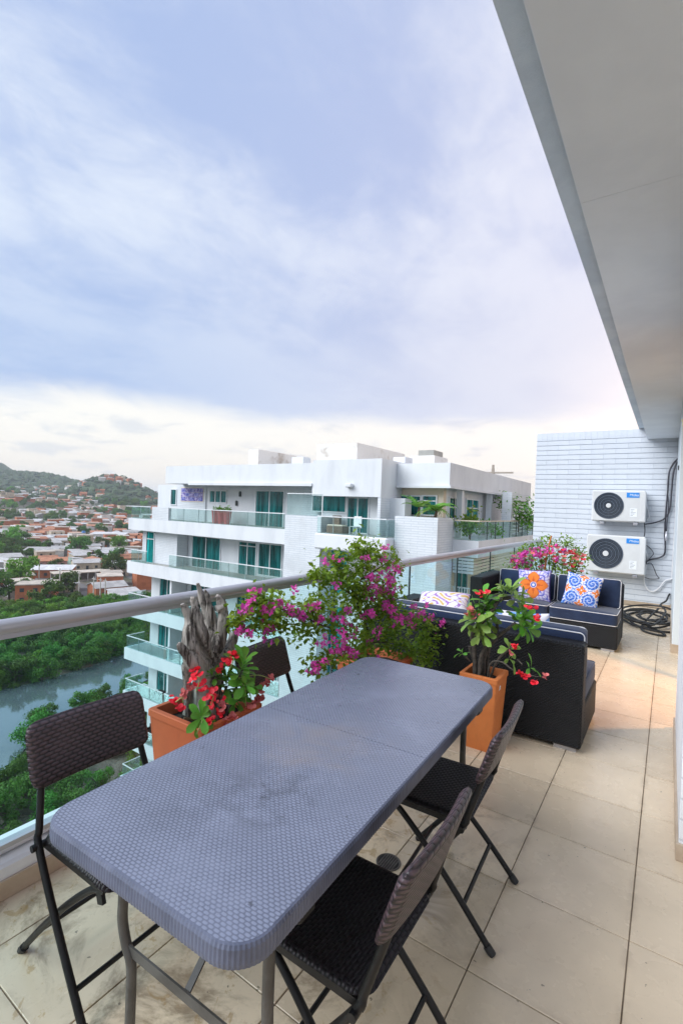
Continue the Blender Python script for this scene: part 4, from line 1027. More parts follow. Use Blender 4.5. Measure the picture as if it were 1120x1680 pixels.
# ------------------------------------------------------------------ bougainvillea
def leaf_cloud(b, centres, size, rnd, aspect=0.62):
    for c, sp_, n_ in centres:
        for _ in range(n_):
            p = Vector(c)+Vector((rnd.gauss(0, sp_), rnd.gauss(0, sp_), rnd.gauss(0, sp_*0.85)))
            d = Vector((rnd.gauss(0, 1), rnd.gauss(0, 1), rnd.gauss(0.1, 0.7))).normalized(); s_ = d.cross(Vector((rnd.gauss(0, 0.5), rnd.gauss(0, 0.5), 1))).normalized(); u_ = s_.cross(d)
            L = size*rnd.uniform(0.6, 1.25); w = L*aspect/2
            b.add([p, p+d*L*0.45+s_*w+u_*w*0.25, p+d*L-u_*L*0.12, p+d*L*0.45-s_*w+u_*w*0.25, p+d*L*0.45], [(0, 1, 4), (1, 2, 4), (2, 3, 4), (3, 0, 4)])
def boug_cluster(seed, n_=5):
    r_ = random.Random(seed); b = MB()
    for f in range(n_):
        c = Vector((r_.gauss(0, 0.014), r_.gauss(0, 0.014), r_.gauss(0, 0.012))); ax = Vector((r_.gauss(0, 1), r_.gauss(0, 1), r_.gauss(0.3, 0.8))).normalized(); o_ = ax.orthogonal().normalized()
        for k in range(3):
            q = Matrix.Rotation(2.094*k, 3, ax) @ o_; s_ = ax.cross(q); d = (q*0.8+ax*0.75).normalized(); L = r_.uniform(0.020, 0.029); w = L*0.36
            b.add([c, c+d*L*0.5+s_*w, c+d*L, c+d*L*0.5-s_*w, c+d*L*0.5+q*0.003], [(0, 1, 4), (1, 2, 4), (2, 3, 4), (3, 0, 4)])
    return b
BOUG = [shared(boug_cluster(k, 4+k % 3), 'flower_cluster', M['magenta']) for k in range(5)]
rn = random.Random(33)
bg_ = thing('bougainvillea', 'sprawling bougainvillea with magenta blossoms rising over the handrail', 'plant', (-1.70, 3.02, 0.5))
def bp(px, py, X=-1.72): return onx(px, py, X)
branches = [[(-1.70, 3.02, 0.49), bp(608, 1055), bp(598, 1020, -1.70), bp(585, 985, -1.70), bp(592, 950, -1.71), bp(602, 905, -1.72)],
            [bp(600, 1040), bp(570, 1040, -1.74), bp(530, 1027, -1.76), bp(480, 1024, -1.78), bp(430, 1034, -1.80), bp(392, 1028, -1.80)],
            [bp(530, 1027, -1.76), bp(480, 1005, -1.77), bp(430, 992, -1.78), bp(410, 990, -1.78)], [bp(590, 985, -1.7), bp(545, 955, -1.72), bp(515, 945, -1.74)],
            [bp(595, 1000, -1.7), bp(640, 960, -1.66), bp(650, 930, -1.66)], [bp(592, 950, -1.71), bp(632, 925, -1.68), bp(645, 912, -1.68)], [bp(585, 985, -1.7), bp(555, 930, -1.76), bp(535, 918, -1.78)],
            [bp(605, 1050), bp(650, 1030, -1.62), bp(690, 1020, -1.56), bp(735, 1030, -1.50)], [bp(605, 1055), bp(650, 1055, -1.60), bp(690, 1075, -1.52)],
            [bp(600, 1060), bp(560, 1075, -1.66), bp(530, 1085, -1.64), bp(512, 1092, -1.62)], [bp(602, 905, -1.72), bp(585, 898, -1.74)], [bp(600, 1020, -1.7), bp(625, 985, -1.64), bp(640, 985, -1.6)]]
bm_ = MB(); cl = []
for i, br in enumerate(branches):
    P_ = smooth_path(br, 6); r0 = 0.012 if i == 0 else 0.006
    bm_.tube(P_, [r0*(1-0.75*k/len(P_)) for k in range(len(P_))], 6)
    for k, p in enumerate(P_):
        if i == 0 and k < 10: continue
        cl.append((p, 0.035+0.02*rn.random(), 7))
wpart('branches', bm_, M['twig'], bg_, 60)
for px, py, X, s_, n_ in ((600, 905, -1.72, 0.06, 90), (580, 915, -1.74, 0.06, 90), (620, 915, -1.70, 0.05, 60), (555, 925, -1.76, 0.05, 60), (530, 945, -1.74, 0.04, 60), (515, 945, -1.74, 0.025, 30), (560, 945, -1.72, 0.05, 70), (595, 945, -1.7, 0.07, 110), (575, 970, -1.70, 0.06, 110),
                          (605, 975, -1.68, 0.07, 120), (640, 975, -1.64, 0.05, 70), (620, 1000, -1.66, 0.06, 90), (580, 1000, -1.70, 0.06, 90), (545, 1000, -1.73, 0.05, 70), (525, 985, -1.75, 0.045, 70), (560, 1030, -1.70, 0.06, 60), (600, 1040, -1.66, 0.06, 80), (640, 1030, -1.60, 0.06, 100), (665, 1010, -1.58, 0.05, 80),
                          (690, 1025, -1.55, 0.06, 130), (710, 1045, -1.52, 0.055, 120), (730, 1035, -1.50, 0.045, 80), (690, 1060, -1.52, 0.06, 130), (650, 1060, -1.58, 0.05, 90), (670, 1080, -1.52, 0.05, 90), (700, 1080, -1.50, 0.04, 60), (600, 1070, -1.64, 0.05, 70), (570, 1065, -1.66, 0.05, 70), (540, 1082, -1.64, 0.03, 40),
                          (520, 1095, -1.62, 0.02, 16), (500, 1000, -1.77, 0.04, 60), (470, 1000, -1.78, 0.04, 60), (440, 990, -1.78, 0.035, 50), (420, 985, -1.78, 0.03, 40), (400, 1010, -1.80, 0.03, 40), (385, 1020, -1.80, 0.022, 25), (450, 1025, -1.79, 0.035, 45), (495, 1045, -1.76, 0.035, 40), (430, 1015, -1.79, 0.035, 45), (515, 1020, -1.76, 0.04, 50), (638, 1000, -1.6, 0.05, 70)):
    cl.append((bp(px, py, X), s_, n_))
lb_ = MB(); leaf_cloud(lb_, [(c_, s_, int(n_*1.55)) for c_, s_, n_ in cl], 0.041, rn)
tag(wpart('foliage', lb_, M['boug_leaf'], bg_, None, False), kind='stuff')
fl = [(405, 1005, -1.78, 5), (395, 1020, -1.8, 3), (415, 990, -1.78, 4), (430, 1005, -1.78, 7), (445, 998, -1.78, 6), (460, 990, -1.77, 3), (470, 1003, -1.77, 7), (485, 1008, -1.77, 7), (505, 1000, -1.76, 7), (512, 992, -1.76, 5), (495, 1018, -1.76, 4), (450, 1030, -1.78, 3), (426, 1033, -1.79, 3), (404, 1035, -1.79, 3), (390, 1030, -1.8, 2), (436, 1043, -1.78, 1), (478, 974, -1.76, 1), (415, 976, -1.78, 1), (430, 974, -1.78, 1),
      (540, 918, -1.76, 3), (550, 914, -1.76, 3), (596, 915, -1.7, 3), (625, 903, -1.69, 3), (628, 920, -1.68, 4), (648, 928, -1.66, 6), (650, 938, -1.66, 5), (630, 940, -1.66, 6), (618, 945, -1.67, 6), (612, 955, -1.67, 6), (625, 962, -1.66, 7), (640, 955, -1.65, 6), (652, 960, -1.65, 4), (632, 975, -1.65, 5), (618, 968, -1.66, 6), (646, 978, -1.64, 4), (598, 965, -1.68, 4), (607, 980, -1.67, 4), (643, 948, -1.65, 5), (634, 966, -1.65, 5),
      (545, 960, -1.7, 1), (575, 1005, -1.66, 3), (600, 1010, -1.64, 5), (612, 1000, -1.64, 3), (530, 1020, -1.72, 5), (545, 1010, -1.7, 5), (555, 1020, -1.68, 3), (567, 1028, -1.66, 4), (580, 1032, -1.65, 3), (606, 1050, -1.62, 4), (620, 1045, -1.6, 2), (578, 1042, -1.64, 3), (565, 1050, -1.64, 3), (532, 1055, -1.66, 5), (560, 1062, -1.64, 4), (575, 1065, -1.62, 6), (556, 1072, -1.64, 3), (545, 1070, -1.64, 3), (518, 1090, -1.62, 5), (512, 1095, -1.62, 4), (535, 1083, -1.63, 3), (525, 1088, -1.63, 3),
      (634, 995, -1.6, 5), (640, 1005, -1.58, 6), (650, 1003, -1.58, 4), (660, 1015, -1.56, 5), (668, 1008, -1.56, 5), (680, 1000, -1.55, 5), (690, 1008, -1.54, 5), (700, 1000, -1.53, 4), (672, 1025, -1.55, 4), (645, 1030, -1.58, 3), (655, 1020, -1.56, 4), (715, 1015, -1.52, 4), (725, 1020, -1.50, 5), (735, 1028, -1.5, 5), (728, 1040, -1.5, 2), (742, 1025, -1.49, 3), (708, 1042, -1.51, 2), (610, 1080, -1.6, 2), (622, 1030, -1.6, 3)]
for px, py, X, n_ in fl:
    for _ in range(max(1, round(n_*0.62))):
        p = bp(px+rn.uniform(-8, 8), py+rn.uniform(-7, 7), X+0.03+rn.uniform(-0.05, 0.05))
        place('flower_cluster', rn.choice(BOUG), bg_, p, Vector((rn.gauss(0, 1), rn.gauss(0, 1), rn.gauss(0, 1))).normalized().to_track_quat('Z', 'Y'), rn.uniform(0.65, 1.05))

# ------------------------------------------------------------------ flowering planter behind the far sofa
rn = random.Random(5)
fp = thing('flowering_shrub', 'pink and magenta flowering shrub rising behind the wicker sofa', 'plant', (-1.45, 7.90, 0.5))
def fq(px, py, Y=7.85): return ony(px, py, Y)
tw = MB(); cl = []
for px, py in ((845, 925), (855, 905), (870, 900), (885, 895), (900, 890), (918, 893), (930, 890), (945, 900), (955, 915), (940, 930), (865, 930), (890, 920), (910, 925), (925, 940), (880, 945), (850, 945)):
    p = fq(px, py, rn.uniform(7.75, 7.98)); b0 = Vector((-1.45+(p.x+1.45)*0.7, 7.9, 0.5)); tw.tube(smooth_path([b0, (b0+p)/2+Vector((rn.uniform(-.05, .05), 0, 0.02)), p], 4), 0.006, 5)
    cl += [(p, 0.06, 80), ((b0+p*2)/3, 0.08, 60)]
wpart('branches', tw, M['twig'], fp, 60)
lb_ = MB(); leaf_cloud(lb_, cl, 0.05, rn); tag(wpart('foliage', lb_, M['boug_leaf'], fp, None, False), kind='stuff')
BIG = [shared(bract_mesh(2, 0.016), 'flower', M['pink']), shared(bract_mesh(2, 0.016), 'flower', M['pink']), shared(bract_mesh(2, 0.016), 'flower', M['red'])]
for k in range(120):
    px = rn.uniform(840, 958); py = 893+abs(px-905)*0.25+abs(rn.gauss(0, 18)); p = fq(px, py, rn.uniform(7.66, 7.85))
    if px < 930 and rn.random() < 0.5: place('flower_cluster', rn.choice(BOUG), fp, p, Vector((rn.gauss(0, 1), rn.gauss(0, 1), rn.gauss(0, 1))).normalized().to_track_quat('Z', 'Y'), rn.uniform(1.1, 1.7))
    else: place('flower', rn.choice(BIG), fp, p, Vector((rn.gauss(0, .5), -1, rn.gauss(0.3, .5))).normalized().to_track_quat('Z', 'Y'), rn.uniform(0.8, 1.4))
sk_ = MB().tube([fq(893, 935, 7.85), fq(897, 905, 7.85), fq(904, 879, 7.85)], [0.014, 0.012, 0.010], 8); p0 = Vector(sk_.v[0]); sk_.v = [tuple(Vector(v)-p0) for v in sk_.v]
stk_ = link('garden_stake', sk_.mesh('garden_stake', 50), M['terra2']); stk_.location = p0; tag(stk_, 'slanting brown wooden stake among the pink flowers', 'stake')
# ------------------------------------------------------------------ neighbouring apartment block
M['bwhite'] = pm('facade_white', (0.70, 0.725, 0.75), (0.59, 0.615, 0.65), 0.8, 0.7, 0.15, 14, coord='World', bdist=0.01, st=(1, 1, 0.3), lo=0.4, hi=0.75)
M['bbrick'] = brickmat('facade_brick', (0.70, 0.73, 0.76), (0.66, 0.695, 0.73), (0.50, 0.55, 0.61), 0.8, 0.125, 'XY', 0.6, 0.015, ms=0.09)
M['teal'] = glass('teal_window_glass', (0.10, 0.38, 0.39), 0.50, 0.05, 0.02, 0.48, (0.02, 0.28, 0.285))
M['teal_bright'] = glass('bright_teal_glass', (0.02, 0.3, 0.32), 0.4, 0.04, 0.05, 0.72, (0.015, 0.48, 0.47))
M['bal_glass'] = glass('balcony_glass', (0.89, 0.972, 0.965), 0.30, 0.01, 0, 0.03, (0.45, 0.75, 0.72))
M['wframe'] = pm('window_frame', (0.72, 0.75, 0.77), (0.65, 0.68, 0.70), 5, 0.45)
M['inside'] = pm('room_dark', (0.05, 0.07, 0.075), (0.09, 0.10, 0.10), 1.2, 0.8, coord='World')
M['cream'] = pm('cream_wall', (0.72, 0.63, 0.50), (0.66, 0.57, 0.45), 0.6, 0.7, coord='World')
M['stainwall'] = pm('weathered_wall', (0.72, 0.70, 0.66), (0.42, 0.36, 0.30), 0.9, 0.8, 0.2, 10, coord='World', lo=0.5, hi=0.75)
M['deckfloor'] = pm('balcony_floor', (0.36, 0.36, 0.33), (0.30, 0.30, 0.28), 2, 0.6, coord='World')
apt = thing('apartment_building', 'white apartment block with teal windows and glass balconies across the gap', 'building', (-22, 30, -30))
FH = 3.44; Y0 = 22.5; NF = 9
def wb(name, *boxes, mat='bwhite', parent=None, bev=0.0):
    b = MB()
    for q in boxes: b.box(*q, bev)
    return wpart(name, b, M[mat], parent or apt)
def window(x0, x1, z0, z1, Y, nv=2, transom=None, mat='teal', ax='y', out=-1, fr=0.07):
    """frame with mullions proud of the wall, panes behind; ax 'y' faces -Y, ax 'x' faces +X (then x0..x1 run along Y and Y is the X position)"""
    f = MB(); d0, d1 = (Y-0.06, Y+0.12) if ax == 'y' else (Y-0.12, Y+0.06)
    def bx(b, a0, a1, c0, c1, e0, e1):
        if ax == 'y': b.box(a0, a1, e0, e1, c0, c1)
        else: b.box(e0, e1, a0, a1, c0, c1)
    bx(f, x0, x0+fr, z0, z1, d0, d1); bx(f, x1-fr, x1, z0, z1, d0, d1); bx(f, x0+fr, x1-fr, z0, z0+fr, d0, d1); bx(f, x0+fr, x1-fr, z1-fr, z1, d0, d1)
    xs = [x0+fr+(x1-x0-2*fr)*k/nv for k in range(nv+1)]
    for x in xs[1:-1]: bx(f, x-fr/2, x+fr/2, z0+fr, z1-fr, d0+0.005, d1-0.005)
    if transom:
        zt = z0+(z1-z0)*transom
        for a, b_ in zip(xs[:-1], xs[1:]): bx(f, a+fr/2, b_-fr/2, zt-fr/2, zt+fr/2, d0+0.01, d1-0.01)
    o = wpart('window', f, M['wframe'], apt)
    e0 = Y-0.02 if ax == 'y' else Y-0.01
    for a, b_ in zip(xs[:-1], xs[1:]):
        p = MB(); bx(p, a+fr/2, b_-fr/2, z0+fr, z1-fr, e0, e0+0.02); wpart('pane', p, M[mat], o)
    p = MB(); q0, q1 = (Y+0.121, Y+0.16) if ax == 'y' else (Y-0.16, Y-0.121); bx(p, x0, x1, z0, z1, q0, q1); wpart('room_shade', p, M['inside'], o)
    return o
def px_window(p0, p1, Y, k=0, **kw):
    a, b_ = ony(*p0, Y), ony(*p1, Y); dz_ = -FH*k
    return window(a.x, b_.x, min(a.z, b_.z)+dz_, max(a.z, b_.z)+dz_, Y, **kw)
M['joint'] = pm('glass_joint', (0.30, 0.42, 0.42), (0.25, 0.36, 0.36), 3, 0.4)
def railing(x0, x1, y, z, left=None, right=None, h=1.02, np_=4):
    g = MB().box(x0, x1, y-0.012, y+0.012, z+0.10, z+h)
    if left: g.box(x0-0.012, x0+0.012, y+0.013, left, z+0.10, z+h)
    if right: g.box(x1-0.012, x1+0.012, y+0.013, right, z+0.10, z+h)
    o = wpart('balcony_glass', g, M['bal_glass'], apt)
    r_ = MB().box(x0-0.03, x1+0.03, y-0.03, y+0.03, z+h, z+h+0.055)
    if left: r_.box(x0-0.03, x0+0.03, y+0.03, left, z+h, z+h+0.055)
    if right: r_.box(x1-0.03, x1+0.03, y+0.03, right, z+h, z+h+0.055)
    wpart('handrail', r_, M['wframe'], o)
    s_ = MB()
    for k in range(1, np_): xx = x0+(x1-x0)*k/np_; s_.box(xx-0.012, xx+0.012, y-0.014, y+0.014, z+0.10, z+h-0.001)
    wpart('joint', s_, M['joint'], o)
RW = 24.2                     # recessed wall plane behind the balconies
# main body behind everything
wb('wall', (-34.6, -12.75, RW+0.25, 40, -30, 2.854), mat='bwhite')
wb('wall', (-12.749, -10.46, 25.60, 42, -30, 2.854), mat='bwhite')
for k in range(NF):
    z = -FH*k
    # slab fascia bands
    wb('balcony_slab', (-35.6, -30.62, Y0+0.05, RW+0.26, z-0.80, z+0.10), mat='bwhite'); wb('balcony_floor', (-35.45, -30.7, Y0+0.2, RW+0.1, z+0.101, z+0.115), mat='deckfloor')
    wb('balcony_slab', (-30.60, -19.22, Y0, RW+0.26, z-0.80, z+0.12), mat='bwhite'); wb('balcony_floor', (-30.45, -19.3, Y0+0.2, RW+0.1, z+0.121, z+0.135), mat='deckfloor')
    zt = z+FH-0.801
    if k == 0: zt = 2.845
    # recessed walls on either side of the openings
    if k == 0:
        wb('recess_wall', (-33.2, -19.2, RW, RW+0.249, z+0.136, zt), mat='bwhite')
        railing(-35.4, -33.0, Y0+0.18, z, left=RW+0.2, np_=2)
        wb('parapet', (-32.6, -30.62, Y0+0.06, Y0+0.30, z+0.10, z+1.08), mat='bbrick')
        railing(-30.5, -19.4, Y0+0.10, z+0.02, left=None, np_=7)
        for p0, p1, nv, tr in (((281, 802), (290, 829), 1, None), ((344.5, 804), (372.5, 826), 3, None), ((420, 804), (465, 872), 2, None)): px_window(p0, p1, RW, nv=nv, transom=tr)
        a, b_ = ony(292, 793, RW-0.12), ony(335.5, 862, RW-0.12)
        wb('feature_wall', (a.x, b_.x, RW-0.12, RW-0.001, z+0.136, a.z), mat='bbrick')
        a, b_ = ony(297, 799.5, RW-0.15), ony(333.5, 824, RW-0.15)
        fr_ = wb('tile_mural', (a.x, b_.x, RW-0.14, RW-0.121, b_.z, a.z), mat='cream')
        mt_ = [pm('mural_blue', (0.05, 0.06, 0.34), (0.30, 0.30, 0.62), 9, 0.3, coord='World', lo=0.46, hi=0.5), pm('mural_violet', (0.11, 0.07, 0.36), (0.55, 0.52, 0.72), 10, 0.3, coord='World', lo=0.5, hi=0.53)]
        for i in range(5):
            for j in range(3):
                w_ = (b_.x-a.x-0.1)/5; h_ = (a.z-b_.z-0.1)/3
                wpart('mural_tile', MB().box(a.x+0.05+w_*i+0.01, a.x+0.05+w_*(i+1)-0.01, RW-0.155, RW-0.1405, b_.z+0.05+h_*j+0.01, b_.z+0.05+h_*(j+1)-0.01), mt_[(i+j) % 2], fr_)
        for px, py in ((395, 811), (389, 826)):
            p = ony(px, py, RW); wb('wall_lamp', (p.x-0.08, p.x+0.08, RW-0.14, RW-0.001, p.z-0.16, p.z+0.2), mat='inside', bev=0.03)
    else:
        if k == 1:
            wb('wall_front', (-34.7, -30.4, Y0+0.75, RW+0.249, z+0.136, zt), mat='bbrick')
            px_window((241, 871), (253, 925), Y0+0.75, nv=1, transom=0.76, mat='teal_bright')
            railing(-35.3, -33.3, Y0+0.20, z, left=Y0+0.74, np_=2)
        else:
            wb('recess_wall', (-34.7, -30.4, RW, RW+0.249, z+0.136, zt), mat='bwhite')
            window(-33.6, -30.7, z+0.14, z+2.45, RW, nv=3, mat='teal')
            railing(-35.45, -30.75, Y0+0.16, z, left=RW, np_=3)
            wb('partition', (-30.55, -30.35, Y0+0.35, RW-0.001, z+0.136, zt), mat='bwhite')
        wb('recess_wall', (-30.3, -19.2, RW, RW+0.249, z+0.136, zt), mat='bwhite')
        railing(-30.4, -19.45, Y0+0.10, z+0.02, left=RW if k > 1 else None, np_=7)
        kk = k-1
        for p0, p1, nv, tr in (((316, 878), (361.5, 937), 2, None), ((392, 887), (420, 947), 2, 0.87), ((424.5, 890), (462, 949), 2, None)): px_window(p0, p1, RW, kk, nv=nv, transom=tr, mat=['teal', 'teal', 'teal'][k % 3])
        p = ony(304, 892, RW); wb('wall_lamp', (p.x-0.12, p.x+0.12, RW-0.1, RW-0.001, p.z-0.25-FH*kk, p.z+0.2-FH*kk), mat='cream')
    if k:
        # zone beside the brick tower: tall window strip per floor
        window(-17.15+0.0, -15.35, z-0.1, z+2.70, 23.6, nv=2, transom=0.72, mat='teal_bright' if k in (1, 2, 4) else 'teal')
        wb('bay_wall', (-15.33, -11.85, 23.6, 24.4, z-0.8, z+FH-0.8), mat='bwhite')
        wb('spandrel', (-17.2, -15.34, 23.58, 24.4, z+2.71, z+FH-0.101), mat='bwhite')
# brick towers
wb('brick_tower', (-19.2, -16.52, Y0-0.1, RW+0.24, -30, 1.02), mat='bbrick')
wb('brick_tower', (-11.83, -9.46, Y0, 24.6, -30, 1.24), mat='bbrick')
g_ = wb('screen_glass', (-19.15, -16.55, Y0-0.02, Y0+0.01, 1.03, 2.28), mat='bal_glass'); wb('screen_frame', (-19.18, -16.50, Y0-0.03, Y0+0.02, 2.281, 2.33), (-16.55, -16.50, Y0-0.03, Y0+0.02, 1.03, 2.28), mat='wframe', parent=g_)
wb('screen_wall', (-19.2, -17.31, 24.0, 24.4, 1.021, 2.849), mat='bbrick')
# top floor balcony in the middle
wb('balcony_slab', (-16.5, -11.85, 21.75, 23.59, -0.78, 0.10), mat='bwhite', bev=0.08); wb('balcony_floor', (-16.4, -11.95, 21.9, 23.58, 0.101, 0.115), mat='deckfloor')
railing(-16.35, -12.0, 21.85, 0.0, right=23.5, np_=4)
wb('recess_wall', (-17.3, -11.84, 23.6, 24.4, 0.116, 2.20), mat='bwhite')
px_window((513, 806), (568, 842), 23.6, nv=1); px_window((570, 806), (604, 877), 23.6, nv=2, transom=0.85)
wb('tower_block', (-17.3, -12.72, Y0-0.02, 26.5, 2.205, 4.26), mat='bwhite'); wb('side_wall', (-12.9, -12.72, Y0, 24.6, 0.116, 2.2045), mat='bbrick')
p = ony(575, 797, Y0); wb('wall_lamp', (p.x-0.2, p.x+0.2, Y0-0.3, Y0-0.021, p.z-0.1, p.z+0.12), mat='bwhite', bev=0.04)
# roofs
wb('roof', (-31.0, -17.31, Y0, 40, 2.855, 4.11), mat='bwhite'); wb('roof_lip', (-28.3, -17.31, Y0-0.1, Y0-0.001, 2.75, 2.92), mat='bwhite')
wb('roof', (-12.71, -9.60, RW, 42, 2.89, 4.14), mat='bwhite'); wb('roof_lip', (-12.7, -9.50, RW-0.09, RW-0.001, 2.80, 2.93), (-9.599, -9.50, RW, 42, 2.80, 2.93), mat='bwhite')
wb('roof', (-17.3, -12.72, 26.51, 40, 2.855, 4.0), mat='bwhite')
def roofbox(name, p0, p1, Y, d, mats='bwhite', z0=4.0):
    a, b_ = ony(*p0, Y), ony(*p1, Y)
    return wb(name, (a.x, b_.x, Y, Y+d, z0, a.z), mat=mats)
roofbox('roof_tank', (408, 738), (424, 745), 25.0, 4.2, 'stainwall'); roofbox('roof_stack', (479, 750), (497, 756), 24.5, 0.8)
b0_ = roofbox('stair_head', (520, 729.5), (585, 755), 25.5, 6.5, 'stainwall'); roofbox('roof_stack', (645, 750), (664, 758), 26, 1.0)
roofbox('roof_plant', (671, 748), (712, 758), 29, 2.2, 'stainwall'); roofbox('roof_unit', (686, 739), (711, 748), 29.3, 1.5, 'deckfloor', 4.3)
a = ony(735, 803, 24.75)
# right hand corner, top floor terrace
wb('terrace_wall', (-12.7, -10.2, 24.9, 25.3, 0.116, 2.889), mat='cream'); px_window((651, 812), (690, 847), 24.88, nv=1, transom=0.72); px_window((692, 812), (716, 847), 24.88, nv=1, transom=0.72)
wb('terrace_wall', (-10.45, -10.2, 25.301, 42, 0.116, 2.889), mat='bwhite'); wb('column', (-9.95, -9.63, 26.2, 26.5, 0.116, 2.889), mat='bwhite'); wb('column', (-9.95, -9.63, 31.5, 31.8, 0.116, 2.889), mat='bwhite')
window(25.6, 27.4, 0.5, 2.4, -10.17, nv=2, transom=0.7, ax='x'); window(28.3, 30.6, 0.5, 2.4, -10.17, nv=2, transom=0.7, ax='x'); window(32.4, 33.4, 0.4, 2.4, -10.17, nv=1, ax='x')
wb('balcony_slab', (-9.45, -8.08, 24.6, 44, -0.76, 0.115), (-10.19, -9.451, 24.7, 44, -0.7, 0.115), mat='bwhite')
g_ = MB().box(-9.44, -8.16, 24.68, 24.70, 0.116, 1.10).box(-8.17, -8.15, 24.71, 43.9, 0.116, 1.10); o = wpart('balcony_glass', g_, M['bal_glass'], apt)
r_ = MB().box(-9.44, -8.10, 24.66, 24.72, 1.101, 1.16).box(-8.19, -8.13, 24.721, 43.9, 1.101, 1.16); wpart('handrail', r_, M['cream'], o)
s_ = MB()
for k in range(12): s_.box(-8.18, -8.14, 26.2+1.5*k, 26.23+1.5*k, 0.116, 1.10)
wpart('joint', s_, M['inside'], o)
# brick screen with openings at the far end of the terrace
scr = wb('screen_wall', (-8.9, -8.3, 31.4, 31.75, 0.116, 2.95), (-8.9, -8.3, 35.6, 36.0, 0.116, 2.95), (-8.9, -8.3, 31.751, 35.599, 2.45, 2.95), mat='bbrick')
for k in range(9): wpart('louvre', MB().box(-8.75, -8.45, 31.76, 35.59, 0.35+0.235*k, 0.47+0.235*k), M['bwhite'], scr)
# lower floors on the right face
for k in range(1, 4):
    z = -FH*k
    wb('side_wall', (-10.4, -9.9, 25.6, 42, z-0.8, z+FH-0.85), mat='cream'); wb('recess_wall', (-11.8, -9.891, 25.31, 25.59, z-0.8, z+FH-0.85), mat='bwhite')
    wb('balcony_slab', (-9.45, -8.35, 24.62, 44, z-0.78, z+0.10), (-9.889, -9.451, 24.7, 44, z-0.7, z+0.10), mat='bwhite')
    window(-9.80-1.35, -9.95, z+0.12, z+2.35, 25.29, nv=2, mat='teal'); window(26.2, 28.2, z+0.12, z+2.35, -9.87, nv=2, ax='x'); window(30.5, 33.5, z+0.12, z+2.35, -9.87, nv=2, ax='x')
    rl_ = wb('slat_railing', (-9.40, -8.45, 24.68, 24.74, z+1.02, z+1.08), (-8.51, -8.45, 24.741, 30.0, z+1.02, z+1.08), mat='wframe')
    for q in range(7): wpart('slat', MB().box(-9.36+0.145*q, -9.30+0.145*q, 24.69, 24.73, z+0.101, z+1.019), M['wframe'], rl_)
    for q in range(9): wpart('slat', MB().box(-8.50, -8.46, 25.2+0.55*q, 25.26+0.55*q, z+0.101, z+1.019), M['wframe'], rl_)
    if k == 1:
        for q in range(5):
            wpart('louvre', MB().box(-9.4, -8.30, 24.60, 24.64, -0.80-0.17*(q+1)+0.02, -0.80-0.17*q-0.02), M['bwhite'], apt)
            wpart('louvre', MB().box(-8.34, -8.30, 24.65, 44, -0.80-0.17*(q+1)+0.02, -0.80-0.17*q-0.02), M['cream'], apt)

# things on the neighbours' balconies
M['redpot'] = pm('red_glaze', (0.75, 0.045, 0.05), (0.62, 0.035, 0.045), 6, 0.4)
rn = random.Random(3)
for i, px in enumerate((353.5, 363, 372.5)):
    p = ony(px, 862, 23.0); p.z = 0.136
    pt = thing('red_planter', ['red tapered planter beside the balcony door, left of the trio', 'middle red tapered planter holding a grey green plant', 'red tapered planter closest to the glass door'][i], 'planter', p, 0, 'red planters on the balcony')
    part('pot', MB().lathe([(0.20, 0.0), (0.29, 0.86), (0.31, 0.87), (0.31, 0.93), (0.26, 0.93), (0.25, 0.82)], 20), M['redpot'], pt, 40)
    part('soil', MB().lathe([(0.001, 0.83), (0.25, 0.83)], 16), M['soil'], pt)
p = ony(365, 838, 23.0); pl = thing('balcony_plant', 'low grey green plant spreading over the red planters', 'plant', (p.x, 23.0, 0.97))
lb_ = MB(); leaf_cloud(lb_, [((p.x+q*0.3, 23.0, 1.12), 0.10, 60) for q in (-2, -1, 0, 1, 2)], 0.16, rn); wpart('foliage', lb_, M['leaf'], pl, None, False)
wpart('stem', MB().tube([(p.x, 23.0, 0.97), (p.x, 23.0, 1.2)], 0.02, 6), M['twig'], pl)
M['wick_br'] = pm('brown_wicker', (0.20, 0.13, 0.09), (0.14, 0.09, 0.06), 8, 0.7, 0.4, 60, coord='World')
a = ony(536, 876, 22.9); sf = thing('patio_sofa', 'brown wicker sofa on the small middle balcony', 'sofa', (-15.7, 22.9, 0.116))
part('base', MB().box(-0.5, 0.6, -0.4, 0.4, 0, 0.38, 0.02), M['wick_br'], sf); part('backrest', MB().box(-0.5, 0.0, 0.15, 0.4, 0.381, 0.98, 0.02), M['wick_br'], sf); part('seat_cushion', MB().box(-0.48, 0.58, -0.38, 0.14, 0.381, 0.47, 0.03), M['cream'], sf)
chx = thing('white_chair', 'white plastic chair with a towel beside the brown sofa', 'chair', (-14.35, 22.6, 0.116))
part('seat', MB().box(-0.22, 0.22, -0.22, 0.22, 0.42, 0.45, 0.01), M['bwhite'], chx); part('backrest', MB().box(-0.22, 0.22, 0.2, 0.24, 0.46, 0.88, 0.01), M['bwhite'], chx)
for sx in (-1, 1):
    for sy in (-1, 1): part('leg', MB().box(sx*0.2-0.02, sx*0.2+0.02, sy*0.2-0.02, sy*0.2+0.02, 0, 0.419), M['bwhite'], chx)
part('towel', MB().box(-0.16, 0.34, 0.15, 0.19, 0.35, 1.0, 0.015), M['print'], chx)
